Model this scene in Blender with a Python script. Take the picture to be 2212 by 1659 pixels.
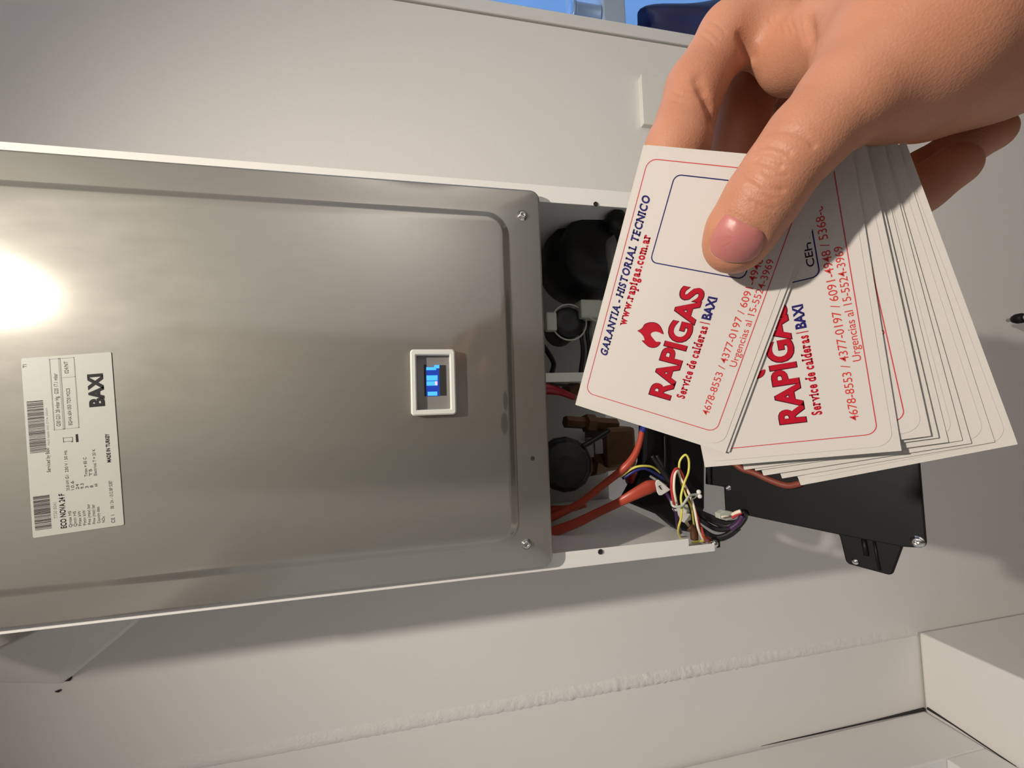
import bpy, bmesh, math, random
import numpy as np
from mathutils import Vector, Matrix

random.seed(7)
S = bpy.context.scene
COL = S.collection
for o in list(bpy.data.objects):
    bpy.data.objects.remove(o)

# ------------------------------------------------------------------ camera
F = 900.0                                      # focal length in pixels of the 2212 x 1659 frame
CAM = Vector((-0.034145, -0.713364, 1.508876))
RIGHT = Vector((0.9980026, -0.0598405, -0.0202484))   # the phone is held sideways: world right is up in the frame
DOWN = Vector((-0.0320482, -0.2033662, -0.9785781))
FWD = Vector((0.0544408, 0.9772724, -0.2048778))
cam = bpy.data.cameras.new('camera')
cam_ob = bpy.data.objects.new('camera', cam)
COL.objects.link(cam_ob)
cam.sensor_fit = 'HORIZONTAL'
cam.sensor_width = 36.0
cam.lens = 36.0 * F / 2212.0
cam.clip_start = 0.01
m = Matrix((DOWN, RIGHT, -FWD)).transposed().to_4x4()
m.translation = CAM
cam_ob.matrix_world = m
S.camera = cam_ob

# ------------------------------------------------------------------ exposure, sky, lamps
S.view_settings.view_transform = 'Standard'
S.view_settings.look = 'None'
S.view_settings.gamma = 1.0
S.view_settings.use_curve_mapping = False
S.view_settings.exposure = 0.0

world = bpy.data.worlds.new('dusk')
S.world = world
world.use_nodes = True
bg = world.node_tree.nodes['Background']
bg.inputs[0].default_value = (0.25, 0.46, 0.84, 1)
bg.inputs[1].default_value = 2.2

def lamp_area(name, loc, size, power, color, rot=(0, 0, 0), shape='DISK', size_y=None):
    l = bpy.data.lights.new(name, 'AREA')
    l.shape = shape
    l.size = size
    if size_y: l.size_y = size_y
    l.energy = power
    l.color = color
    o = bpy.data.objects.new(name, l)
    COL.objects.link(o)
    o.location = loc
    o.rotation_euler = rot
    return o

LAMP = Vector((0.34, -1.15, 2.92))
def lamp_spot(name, loc, target, radius, power, color, size, blend):
    l = bpy.data.lights.new(name, 'SPOT'); l.shadow_soft_size = radius; l.energy = power; l.color = color
    l.spot_size = math.radians(size); l.spot_blend = blend
    o = bpy.data.objects.new(name, l); COL.objects.link(o); o.location = loc
    o.rotation_euler = (Vector(target) - Vector(loc)).to_track_quat('-Z', 'Y').to_euler(); return o
lamp_spot('ceiling_spot', LAMP, (-0.22, 0.0, 0.0), 0.028, 135.0, (1.0, 0.915, 0.81), 76, 1.0)
# added fill light near the right wall, aimed at the rear corner to bounce
lamp_area('fill_light', (1.36, -1.12, 1.50), 0.34, 12.0, (0.95, 0.965, 1.0), rot=Vector((0.12, -1.0, 0.05)).to_track_quat('-Z', 'Y').to_euler())

# ------------------------------------------------------------------ helpers
def ray(px, py):
    return (RIGHT * ((829.5 - py) / F) + DOWN * ((px - 1106.0) / F) + FWD)
def at_y(px, py, y):
    d = ray(px, py); return CAM + d * ((y - CAM.y) / d.y)
def at_x(px, py, x):
    d = ray(px, py); return CAM + d * ((x - CAM.x) / d.x)
def at_plane(px, py, p, n):
    d = ray(px, py); return CAM + d * ((p - CAM).dot(n) / d.dot(n))
def cam2world(X, Y, Z):
    return CAM + RIGHT * X + DOWN * Y + FWD * Z

def srgb(r, g, b):
    f = lambda c: c / 12.92 if c <= 0.04045 else ((c + 0.055) / 1.055) ** 2.4
    return (f(r / 255), f(g / 255), f(b / 255), 1)

def mat(name, color, rough=0.5, metal=0.0, bump=0.0, bscale=200.0, vary=0.0, vscale=6.0, emit=None, estr=0.0, sss=0.0, spec=0.5, stretch=None):
    mt = bpy.data.materials.new(name)
    mt.use_nodes = True
    nt = mt.node_tree; b = nt.nodes['Principled BSDF']
    b.inputs['Base Color'].default_value = color
    b.inputs['Roughness'].default_value = rough
    b.inputs['Metallic'].default_value = metal
    b.inputs['Specular IOR Level'].default_value = spec
    if sss:
        b.inputs['Subsurface Weight'].default_value = sss
        b.inputs['Subsurface Radius'].default_value = (1.0, 0.35, 0.2)
        b.inputs['Subsurface Scale'].default_value = 0.004
    if emit:
        b.inputs['Emission Color'].default_value = emit
        b.inputs['Emission Strength'].default_value = estr
    if bump or vary:
        tc = nt.nodes.new('ShaderNodeTexCoord')
        mp = nt.nodes.new('ShaderNodeMapping')
        nt.links.new(tc.outputs['Object'], mp.inputs[0])
        if stretch: mp.inputs['Scale'].default_value = stretch
    if bump:
        n = nt.nodes.new('ShaderNodeTexNoise'); n.inputs['Scale'].default_value = bscale; n.inputs['Detail'].default_value = 4
        bp = nt.nodes.new('ShaderNodeBump'); bp.inputs['Strength'].default_value = bump; bp.inputs['Distance'].default_value = 0.001
        nt.links.new(mp.outputs[0], n.inputs['Vector']); nt.links.new(n.outputs['Fac'], bp.inputs['Height'])
        nt.links.new(bp.outputs[0], b.inputs['Normal'])
    if vary:
        n = nt.nodes.new('ShaderNodeTexNoise'); n.inputs['Scale'].default_value = vscale; n.inputs['Detail'].default_value = 5
        r = nt.nodes.new('ShaderNodeMix'); r.data_type = 'RGBA'
        c = color
        r.inputs[6].default_value = (c[0] * (1 - vary), c[1] * (1 - vary), c[2] * (1 - vary), 1)
        r.inputs[7].default_value = (min(1, c[0] * (1 + vary)), min(1, c[1] * (1 + vary)), min(1, c[2] * (1 + vary)), 1)
        nt.links.new(mp.outputs[0], n.inputs['Vector']); nt.links.new(n.outputs['Fac'], r.inputs[0])
        nt.links.new(r.outputs[2], b.inputs['Base Color'])
    return mt

M = {}
M['wall'] = mat('painted plaster', srgb(228, 224, 219), 0.85, bump=0.25, bscale=260, vary=0.04, vscale=3)
M['rough_plaster'] = mat('rough plaster', srgb(228, 224, 219), 0.9, bump=0.9, bscale=240, vary=0.05, vscale=60)
M['frame'] = mat('window frame paint', srgb(222, 221, 216), 0.5, bump=0.1, bscale=80)
M['ceiling'] = mat('ceiling paint', srgb(225, 222, 216), 0.9, bump=0.1)
M['floor'] = mat('floor tile', srgb(150, 140, 128), 0.5, vary=0.1)
M['cupboard'] = mat('grey green paint', srgb(112, 118, 106), 0.5)
M['door'] = mat('door wood', srgb(150, 128, 106), 0.5, vary=0.15, vscale=8, stretch=(8, 8, 0.6))
M['white'] = mat('white enamel', srgb(240, 237, 231), 0.35, bump=0.05, bscale=500)
M['white_plastic'] = mat('white plastic', srgb(226, 224, 216), 0.4)
M['grey_plastic'] = mat('grey plastic', srgb(128, 126, 122), 0.5)
M['dark_grey'] = mat('dark grey sheet', srgb(96, 96, 93), 0.55, vary=0.1)
M['bay_sheet'] = mat('galvanised bay sheet', srgb(176, 177, 172), 0.6, vary=0.08)
M['black'] = mat('black plastic', srgb(13, 13, 14), 0.5, bump=0.05, bscale=400, spec=0.25)
M['black_soft'] = mat('black rubber', srgb(13, 13, 14), 0.5)
M['chrome'] = mat('chrome', (0.75, 0.74, 0.70, 1), 0.15, 1.0)
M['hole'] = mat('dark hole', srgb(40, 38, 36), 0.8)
M['orange'] = mat('orange silicone', srgb(178, 70, 50), 0.38)
M['lead_brown'] = mat('brown lead', srgb(122, 56, 40), 0.5)
M['red_cap'] = mat('red plastic', srgb(150, 26, 36), 0.4)
M['brass'] = mat('dull brass', srgb(100, 70, 46), 0.5, 0.5, vary=0.2, vscale=40)
M['wire_yellow'] = mat('yellow wire', srgb(226, 216, 100), 0.4)
M['wire_red'] = mat('red wire', srgb(190, 52, 58), 0.4)
M['wire_white'] = mat('white wire', srgb(240, 228, 205), 0.4)
M['wire_blue'] = mat('blue wire', srgb(40, 44, 120), 0.4)
M['wire_purple'] = mat('purple wire', srgb(60, 34, 70), 0.4)
M['clear'] = mat('milky plastic', srgb(190, 194, 180), 0.3)
M['card'] = mat('card paper', srgb(199, 193, 186), 0.6, bump=0.04, bscale=900)
M['sticker'] = mat('card sticker', srgb(201, 194, 188), 0.5, bump=0.04, bscale=900)
M['red_ink'] = mat('red ink', srgb(170, 20, 40), 0.5, spec=0.15)
M['thin_red_ink'] = mat('thin red ink', srgb(192, 62, 60), 0.5, spec=0.15)
M['border_ink'] = mat('border ink', srgb(190, 70, 74), 0.5, spec=0.15)
M['blue_ink'] = mat('navy ink', srgb(36, 34, 96), 0.5, spec=0.15)
M['dark_ink'] = mat('dark outline ink', srgb(70, 14, 30), 0.5, spec=0.15)
M['black_ink'] = mat('black ink', srgb(28, 27, 28), 0.5, spec=0.15)
M['grey_ink'] = mat('grey ink', srgb(84, 82, 78), 0.5, spec=0.15)
M['pale_ink'] = mat('pale grey ink', srgb(150, 148, 142), 0.5)
M['rating'] = mat('rating label paper', srgb(184, 184, 174), 0.45)
M['lcd_dark'] = mat('display dark blue', srgb(20, 40, 120), 0.3, emit=srgb(28, 62, 165), estr=0.75)
M['lcd'] = mat('display lit blue', srgb(60, 150, 240), 0.3, emit=srgb(70, 165, 255), estr=1.0)
M['led'] = mat('display pink lamp', srgb(240, 160, 190), 0.3, emit=srgb(245, 170, 205), estr=1.0)
M['pane'] = mat('frosted pane', srgb(150, 152, 148), 0.35, vary=0.25, vscale=40, emit=(0.86, 0.93, 1.0, 1), estr=0.24)  # emission added to the pane as soft fill from the left
M['tarp'] = mat('navy tarpaulin', srgb(34, 38, 78), 0.6, vary=0.4, vscale=22)
M['out_wall'] = mat('outdoor render', srgb(170, 184, 200), 0.8, vary=0.1, vscale=7)
M['can'] = mat('painted steel can', srgb(150, 172, 200), 0.3, 0.25, vary=0.3, vscale=9)
M['leaf'] = mat('dry leaf', srgb(70, 96, 130), 0.6)
M['lamp_glow'] = mat('lamp diffuser', srgb(255, 240, 215), 0.4, emit=(1.0, 0.82, 0.6, 1), estr=6.0)

def steel():
    mt = bpy.data.materials.new('galvanised steel'); mt.use_nodes = True
    nt = mt.node_tree; b = nt.nodes['Principled BSDF']; L = nt.links
    b.inputs['Metallic'].default_value = 0.9
    tc = nt.nodes.new('ShaderNodeTexCoord')
    n = nt.nodes.new('ShaderNodeTexNoise'); n.inputs['Scale'].default_value = 90; n.inputs['Detail'].default_value = 6
    mp = nt.nodes.new('ShaderNodeMapping'); mp.inputs['Scale'].default_value = (1, 1, 0.35)
    L.new(tc.outputs['Object'], mp.inputs[0]); L.new(mp.outputs[0], n.inputs['Vector'])
    mr = nt.nodes.new('ShaderNodeMapRange'); mr.inputs['To Min'].default_value = 0.62; mr.inputs['To Max'].default_value = 0.74
    L.new(n.outputs['Fac'], mr.inputs['Value']); L.new(mr.outputs[0], b.inputs['Roughness'])
    # grey residue smear near the bottom edge of the cover: two soft ellipses in object space
    sep = nt.nodes.new('ShaderNodeSeparateXYZ'); L.new(tc.outputs['Object'], sep.inputs[0])
    def ell(cx, cz, rx, rz):
        def ax(out, c, r):
            s = nt.nodes.new('ShaderNodeMath'); s.operation = 'SUBTRACT'; L.new(out, s.inputs[0]); s.inputs[1].default_value = c
            d = nt.nodes.new('ShaderNodeMath'); d.operation = 'DIVIDE'; L.new(s.outputs[0], d.inputs[0]); d.inputs[1].default_value = r
            p = nt.nodes.new('ShaderNodeMath'); p.operation = 'POWER'; L.new(d.outputs[0], p.inputs[0]); p.inputs[1].default_value = 2
            return p
        a = ax(sep.outputs[0], cx, rx); c = ax(sep.outputs[2], cz, rz)
        s = nt.nodes.new('ShaderNodeMath'); s.operation = 'ADD'; L.new(a.outputs[0], s.inputs[0]); L.new(c.outputs[0], s.inputs[1])
        n2 = nt.nodes.new('ShaderNodeMapRange'); n2.inputs['From Min'].default_value = 0.6; n2.inputs['From Max'].default_value = 1.2
        n2.inputs['To Min'].default_value = 1; n2.inputs['To Max'].default_value = 0
        L.new(s.outputs[0], n2.inputs['Value']); return n2
    e1 = ell(-0.0285, 1.4325, 0.010, 0.0022); e2 = ell(-0.050, 1.434, 0.011, 0.0035)
    mx = nt.nodes.new('ShaderNodeMath'); mx.operation = 'MAXIMUM'; L.new(e1.outputs[0], mx.inputs[0]); L.new(e2.outputs[0], mx.inputs[1])
    mul = nt.nodes.new('ShaderNodeMath'); mul.operation = 'MULTIPLY'; L.new(mx.outputs[0], mul.inputs[0]); mul.inputs[1].default_value = 0.8
    mixc = nt.nodes.new('ShaderNodeMix'); mixc.data_type = 'RGBA'
    mixc.inputs[6].default_value = (0.42, 0.405, 0.36, 1); mixc.inputs[7].default_value = (0.22, 0.23, 0.21, 1)
    L.new(mul.outputs[0], mixc.inputs[0]); L.new(mixc.outputs[2], b.inputs['Base Color'])
    bp = nt.nodes.new('ShaderNodeBump'); bp.inputs['Strength'].default_value = 0.05; bp.inputs['Distance'].default_value = 0.001
    L.new(n.outputs['Fac'], bp.inputs['Height']); L.new(bp.outputs[0], b.inputs['Normal'])
    g = nt.nodes.new('ShaderNodeBsdfAnisotropic'); g.inputs['Roughness'].default_value = 0.12
    L.new(mixc.outputs[2], g.inputs['Color'])
    mxs = nt.nodes.new('ShaderNodeMixShader'); mxs.inputs[0].default_value = 0.5
    L.new(b.outputs[0], mxs.inputs[1]); L.new(g.outputs[0], mxs.inputs[2])
    L.new(mxs.outputs[0], nt.nodes['Material Output'].inputs['Surface'])
    return mt
M['steel'] = steel()

def link(name, me, material=None, parent=None, smooth=False):
    if material: me.materials.append(material)
    if smooth:
        me.polygons.foreach_set('use_smooth', [True] * len(me.polygons))
    o = bpy.data.objects.new(name, me)
    COL.objects.link(o)
    if parent:
        o.parent = parent
        if parent.parent is None and parent.type == 'EMPTY' and not parent.get('_card'):
            o.matrix_parent_inverse = Matrix.Translation(-parent.location)
    return o
def obj(name, bm, material, parent=None, smooth=False, bevel=0, seg=2):
    bmesh.ops.recalc_face_normals(bm, faces=bm.faces)
    me = bpy.data.meshes.new(name); bm.to_mesh(me); bm.free()
    o = link(name, me, material, parent, smooth)
    if bevel:
        b = o.modifiers.new('bevel', 'BEVEL'); b.width = bevel; b.segments = seg; b.limit_method = 'ANGLE'
    return o
def thing(name, label, cat, loc=(0, 0, 0), group=None):
    o = bpy.data.objects.new(name, None); COL.objects.link(o)
    o.empty_display_size = 0.02
    o.location = loc; o['label'] = label; o['category'] = cat
    if group: o['group'] = group
    return o
def tag(o, label, cat, group=None):
    o['label'] = label; o['category'] = cat
    if group: o['group'] = group
    return o
def struct(o): o['kind'] = 'structure'; return o

def box(bm, a, b):
    x0, y0, z0 = a; x1, y1, z1 = b
    vs = [bm.verts.new(p) for p in ((x0,y0,z0),(x1,y0,z0),(x1,y1,z0),(x0,y1,z0),(x0,y0,z1),(x1,y0,z1),(x1,y1,z1),(x0,y1,z1))]
    for f in ((0,1,2,3),(4,5,6,7),(0,1,5,4),(1,2,6,5),(2,3,7,6),(3,0,4,7)):
        bm.faces.new([vs[i] for i in f])
    return bm
def boxo(name, a, b, material, parent=None, bevel=0):
    return obj(name, box(bmesh.new(), a, b), material, parent, bevel=bevel)
def prism(bm, pts, d):
    """closed outline pts (3D, planar) extruded by vector d"""
    d = Vector(d)
    a = [bm.verts.new(Vector(p)) for p in pts]; b = [bm.verts.new(Vector(p) + d) for p in pts]
    bm.faces.new(a); bm.faces.new(b[::-1])
    n = len(a)
    for i in range(n): bm.faces.new((a[i], a[(i+1) % n], b[(i+1) % n], b[i]))
    return bm
def spline(pts, n=8):
    pts = [Vector(p) for p in pts]
    P = [pts[0] * 2 - pts[1]] + pts + [pts[-1] * 2 - pts[-2]]
    out = []
    for i in range(1, len(P) - 2):
        for k in range(n):
            t = k / n
            out.append(0.5 * ((2 * P[i]) + (P[i+1] - P[i-1]) * t + (2*P[i-1] - 5*P[i] + 4*P[i+1] - P[i+2]) * t*t + (3*P[i] - P[i-1] - 3*P[i+1] + P[i+2]) * t**3))
    out.append(pts[-1]); return out
def tube(bm, pts, r, seg=10, n=8, smooth_path=True, flat=1.0):
    path = spline(pts, n) if smooth_path and len(pts) > 2 else [Vector(p) for p in pts]
    rs = r if isinstance(r, (list, tuple)) else None
    up = Vector((0.13, -0.97, 0.21)); rings = []
    for i, p in enumerate(path):
        t = (path[min(i+1, len(path)-1)] - path[max(i-1, 0)]).normalized()
        a = t.cross(up)
        if a.length < 1e-4: a = t.orthogonal()
        a.normalize(); b = t.cross(a).normalized()
        if rs:
            q = i / (len(path) - 1) * (len(rs) - 1); k = min(int(q), len(rs) - 2); rr = rs[k] + (rs[k+1] - rs[k]) * (q - k)
        else: rr = r
        rings.append([bm.verts.new(p + a * rr * math.cos(2*math.pi*j/seg) + b * rr * flat * math.sin(2*math.pi*j/seg)) for j in range(seg)])
    for i in range(len(rings) - 1):
        for j in range(seg):
            bm.faces.new((rings[i][j], rings[i][(j+1) % seg], rings[i+1][(j+1) % seg], rings[i+1][j]))
    bm.faces.new(rings[0][::-1]); bm.faces.new(rings[-1])
    return bm
def tubeo(name, pts, r, material, parent=None, **k):
    o = obj(name, tube(bmesh.new(), pts, r, **k), material, parent, smooth=True)
    return o
def pxtube(name, pts, r, material, parent, **k):
    return tubeo(name, [at_y(*p) for p in pts], r, material, parent, **k)
def lathe(bm, prof, origin, axis, seg=24):
    """prof: (radius, height along axis)"""
    axis = Vector(axis).normalized(); a = axis.orthogonal().normalized(); b = axis.cross(a); o = Vector(origin)
    rings = []
    for r, h in prof:
        rings.append([bm.verts.new(o + axis * h + (a * math.cos(2*math.pi*j/seg) + b * math.sin(2*math.pi*j/seg)) * max(r, 1e-5)) for j in range(seg)])
    for i in range(len(rings) - 1):
        for j in range(seg):
            bm.faces.new((rings[i][j], rings[i][(j+1) % seg], rings[i+1][(j+1) % seg], rings[i+1][j]))
    bm.faces.new(rings[0]); bm.faces.new(rings[-1][::-1])
    return bm
def rrect(x0, x1, y0, y1, r, n=6):
    out = []
    for cx, cy, a0 in ((x1-r, y1-r, 0), (x0+r, y1-r, 90), (x0+r, y0+r, 180), (x1-r, y0+r, 270)):
        for k in range(n + 1):
            a = math.radians(a0 + 90 * k / n); out.append((cx + r * math.cos(a), cy + r * math.sin(a)))
    return out
def ringband(bm, outer, inner, z=0.0):
    a = [bm.verts.new((p[0], p[1], z)) for p in outer]; b = [bm.verts.new((p[0], p[1], z)) for p in inner]
    n = len(a)
    for i in range(n): bm.faces.new((a[i], a[(i+1) % n], b[(i+1) % n], b[i]))

# lettering ----------------------------------------------------------------
_fc = {}
def glyph(s, bold=0.0):
    k = (s, bold)
    if k in _fc: return _fc[k]
    cu = bpy.data.curves.new('lettering', 'FONT'); cu.body = s; cu.size = 1.0; cu.offset = bold
    cu.fill_mode = 'FRONT' if hasattr(cu, 'fill_mode') else cu.fill_mode
    cu.resolution_u = 4
    o = bpy.data.objects.new('lettering', cu); COL.objects.link(o)
    dg = bpy.context.evaluated_depsgraph_get(); dg.update()
    me = bpy.data.meshes.new_from_object(o.evaluated_get(dg))
    v = [(p.co.x, p.co.y) for p in me.vertices]; f = [tuple(p.vertices) for p in me.polygons]
    bpy.data.objects.remove(o); bpy.data.curves.remove(cu); bpy.data.meshes.remove(me)
    _fc[k] = (v, f); return _fc[k]
CAPH = None
def caph():
    global CAPH
    if CAPH is None:
        v, _ = glyph('H'); CAPH = max(p[1] for p in v)
    return CAPH
def text_bm(bm, s, x, y, width, cap, bold=0.0, shear=0.0, z=0.0, pos=None):
    """baseline start x,y; scaled to exact width and cap height; y up"""
    v, f = glyph(s, bold)
    x0 = min(p[0] for p in v); x1 = max(p[0] for p in v)
    sx = width / (x1 - x0); sy = cap / caph()
    vs = [bm.verts.new((x + (p[0] - x0) * sx + shear * p[1] * sy, y + p[1] * sy, z)) for p in v]
    for q in f:
        try: bm.faces.new([vs[i] for i in q])
        except ValueError: pass
SER = {'A':'ab cb','C':'c','E':'ab at','G':'c','H':'ab at cb ct','I':'mb mt','L':'ab at','N':'ab at ct','O':'','R':'ab at cb','S':'','T':'mb',
       'w':'at ct','r':'ab at','p':'aq at','i':'mb ax','m':'ab mb cb at','a':'cb','v':'at ct','d':'cb cx','l':'mb mx','n':'','.':'','c':'','e':'','s':'','g':'','o':'','-':'', ' ':''}
def serif_bm(bm, s, x, y, width, cap, bold=0.01, shear=0.0, z=0.0):
    """slab serif lettering: the sans outline plus a short slab at each stroke end"""
    adv = []; cx = 0
    for ch in s:
        if ch == ' ': adv.append((cx, 0.22, None)); cx += 0.24; continue
        v, f = glyph(ch, bold); w0 = min(p[0] for p in v); w1 = max(p[0] for p in v)
        adv.append((cx, w1 - w0, (v, f, w0))); cx += w1 - w0 + 0.12
    tot = cx - 0.12; sx = width / tot; sy = cap / caph()
    H = caph(); hs = 0.10; sw = 0.135
    def put(pts, fs):
        vs = [bm.verts.new((x + px * sx + shear * py * sy, y + py * sy, z)) for px, py in pts]
        for q in fs:
            try: bm.faces.new([vs[i] for i in q])
            except ValueError: pass
    for ch, (gx, gw, g) in zip(s, adv):
        if not g: continue
        v, f, w0 = g
        put([(gx + p[0] - w0, p[1]) for p in v], f)
        top = max(p[1] for p in v); bot = min(p[1] for p in v); xh = top if ch in 'wrpmavcs' else H
        for t in SER.get(ch, '').split():
            c = {'a': gx + 0.05, 'm': gx + gw / 2, 'c': gx + gw - 0.05}[t[0]] if len(t) == 2 else gx + gw
            if len(t) == 1:
                put([(gx + gw - 0.07, H * 0.62), (gx + gw, H * 0.62), (gx + gw, H), (gx + gw - 0.07, H)], [(0, 1, 2, 3)]); continue
            yy = {'b': (0, hs), 't': (xh - hs, xh), 'q': (bot, bot + hs), 'x': ((0.52 - hs, 0.52) if ch == 'i' else (top - hs, top))}[t[1]]
            put([(c - sw, yy[0]), (c + sw, yy[0]), (c + sw, yy[1]), (c - sw, yy[1])], [(0, 1, 2, 3)])

# ------------------------------------------------------------------ the setting
FZ, CZ = -0.35, 3.06
XB = -0.535            # corner bead where the window reveal starts
XR = 0.681             # right end of the boiler wall
SILL = 0.503
wb = bmesh.new(); box(wb, (XB, 0, FZ), (XR, 0.12, CZ)); wall_back = struct(obj('wall_back', wb, M['wall']))
rv = bmesh.new(); box(rv, (-0.80, 0.003, FZ), (XB, 0.12, CZ)); obj('reveal_plaster', rv, M['wall'], wall_back)
# worn plaster ridge along the bead
bm = bmesh.new(); rows = []; rnd = random.Random(3)
for i in range(420):
    z = SILL + 0.004 + (1.62) * i / 419
    amt = 0.35 + 0.65 * math.exp(-((z - 1.15) / 0.38) ** 2)
    row = []
    for j, u in enumerate((-1, -0.55, -0.15, 0.25, 0.65, 1)):
        h = (1 - u * u) * 0.0030 * amt * (0.55 + 0.9 * rnd.random()) if abs(u) < 1 else 0
        xx = XB + 0.004 + u * 0.013 + (rnd.random() - 0.5) * 0.004 * amt
        row.append(bm.verts.new((xx, 0.0004 - h + (0.003 if u == -1 else 0), z)))
    rows.append(row)
for i in range(419):
    for j in range(5): bm.faces.new((rows[i][j], rows[i][j+1], rows[i+1][j+1], rows[i+1][j]))
obj('plaster_ridge', bm, M['rough_plaster'], wall_back, smooth=True)
# plastered chase that runs out diagonally from behind the boiler
A = at_y(132, 1480, 0); B = at_y(300, 1338, -0.05); A2 = at_y(-160, 1475, 0); B2 = at_y(95, 1355, -0.05)
Bi = B + (B - A) * 0.35; B2i = B2 + (B2 - A2) * 0.35; 
bm = bmesh.new()
v = [bm.verts.new(p) for p in (A, Bi, B2i, A2, Vector((Bi.x, 0.02, Bi.z)), Vector((B2i.x, 0.02, B2i.z)), Vector((A.x, 0.02, A.z)), Vector((A2.x, 0.02, A2.z)))]
for f in ((0,1,2,3), (0,1,4,6), (3,2,5,7), (1,2,5,4), (6,7,5,4), (0,3,7,6)): bm.faces.new([v[i] for i in f])
obj('plaster_chase', bm, M['wall'], wall_back, bevel=0.004)
for (a, b, c) in (((155, 1462), (150, 1468), (140, 1471)), ((132, 1490), (126, 1493), (119, 1494))):
    pxtube('plaster_crack', [(*a, -0.001), (*b, -0.001), (*c, -0.001)], [0.0008, 0.0018, 0.0006], M['hole'], wall_back, seg=6, n=3)

# left wall with the recessed window
WY0, WY1, WZ1 = -1.25, 0.003, 1.98
bm = bmesh.new()
box(bm, (-0.86, -2.05, FZ), (XB, 0.0, SILL)); wl = struct(obj('wall_left', bm, M['wall'], bevel=0.004))
bm = bmesh.new(); box(bm, (-0.86, -2.05, SILL), (XB, WY0, CZ)); box(bm, (-0.86, WY0, WZ1), (XB, 0.0, CZ)); obj('upper_plaster', bm, M['wall'], wl)
w1 = bpy.data.objects.new('window_1', None); COL.objects.link(w1); w1['kind'] = 'structure'
FX = -0.692
# frame bars: jamb beside the boiler wall, bottom rail, far jamb, head, centre stile
fz0, fz1 = SILL + 0.004, WZ1 - 0.003
def bar(n, y0, y1, z0, z1, d=0.0): boxo(n, (FX - 0.045, y0, z0), (FX + d, y1, z1), M['frame'], w1, bevel=0.0025)
bar('frame_jamb', -0.098, -0.001, fz0, fz1); bar('frame_jamb', WY0 + 0.002, WY0 + 0.09, fz0, fz1)
bar('frame_rail', WY0 + 0.09, -0.098, fz0, fz0 + 0.096); bar('frame_rail', WY0 + 0.09, -0.098, fz1 - 0.09, fz1)
bar('frame_stile', -0.69, -0.60, fz0 + 0.096, fz1 - 0.09)
for y0, y1 in ((-0.60, -0.098), (WY0 + 0.09, -0.69)):
    boxo('pane', (FX - 0.034, y0 - 0.006, fz0 + 0.09), (FX - 0.026, y1 + 0.006, fz1 - 0.085), M['pane'], w1)
# dark line in the joint between plaster and frame, and along the sill
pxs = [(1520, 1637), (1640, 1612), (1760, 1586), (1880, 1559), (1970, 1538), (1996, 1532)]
tubeo('joint_line', [at_x(x, y, FX + 0.001) for x, y in pxs], [0.0003, 0.0008, 0.0012, 0.0014, 0.003, 0.0035], M['hole'], w1, seg=6, n=4)
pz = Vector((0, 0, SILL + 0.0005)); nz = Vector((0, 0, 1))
tubeo('joint_line', [at_plane(x, y, pz, nz) for x, y in ((2004, 1530), (2060, 1566), (2120, 1606), (2195, 1656))], [0.003, 0.0016, 0.0014, 0.001], M['hole'], w1, seg=6, n=4)

# right end: frame and opening to the outside
w2 = bpy.data.objects.new('window_2', None); COL.objects.link(w2); w2['kind'] = 'structure'
WXR, W2Z0, W2Z1 = 1.50, 0.70, 2.1
boxo('frame_jamb', (XR + 0.0035, -0.004, W2Z0 - 0.03), (0.7085, 0.10, W2Z1), M['frame'], w2, bevel=0.002)
boxo('frame_jamb', (WXR, -0.004, W2Z0 - 0.03), (WXR + 0.03, 0.10, W2Z1), M['frame'], w2, bevel=0.002)
boxo('frame_rail', (XR + 0.0035, -0.004, W2Z1), (WXR + 0.03, 0.10, W2Z1 + 0.03), M['frame'], w2, bevel=0.002)
boxo('frame_rail', (0.7085, -0.004, W2Z0 - 0.03), (WXR, 0.10, W2Z0), M['frame'], w2, bevel=0.002)
bm = bmesh.new(); box(bm, (XR + 0.002, 0.006, FZ), (1.75, 0.12, W2Z0 - 0.03)); box(bm, (XR + 0.002, 0.006, W2Z1 + 0.03), (1.75, 0.12, CZ))
box(bm, (WXR + 0.03, 0.006, W2Z0 - 0.03), (1.75, 0.12, W2Z1 + 0.03)); obj('window_wall', bm, M['wall'], wall_back)
struct(boxo('wall_right', (1.63, -2.05, FZ), (1.75, 0.006, CZ), M['wall']))
struct(boxo('floor', (-0.86, -2.05, FZ - 0.05), (1.75, 0.12, FZ), M['floor']))
struct(boxo('ceiling', (-0.86, -2.05, CZ), (1.75, 0.12, CZ + 0.05), M['ceiling']))
RY = -1.95
DX0, DX1, DZ = -0.30, 0.37, 2.95
bm = bmesh.new(); box(bm, (-0.86, RY - 0.1, FZ), (DX0, RY, CZ)); box(bm, (DX1, RY - 0.1, FZ), (1.75, RY, CZ)); box(bm, (DX0, RY - 0.1, DZ), (DX1, RY, CZ))
struct(obj('wall_behind_camera', bm, M['wall']))
d1 = struct(boxo('door_1', (DX0 + 0.004, RY - 0.06, FZ), (DX1 - 0.004, RY - 0.02, DZ - 0.004), M['door']))
obj('door_handle', tube(bmesh.new(), [(0.31, RY - 0.02, 0.7), (0.31, RY + 0.03, 0.7), (0.21, RY + 0.035, 0.7)], 0.009, n=4), M['chrome'], d1, smooth=True)
cup = thing('cupboard', 'tall grey-green cupboard added behind the camera at left for its reflection in the steel cover', 'cupboard', (-0.42, RY + 0.15, FZ))  # added so the steel cover reflects a darker band at left
boxo('carcass', (-0.53, RY + 0.002, FZ), (-0.31, RY + 0.28, 2.9), M['cupboard'], cup, bevel=0.002)
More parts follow.
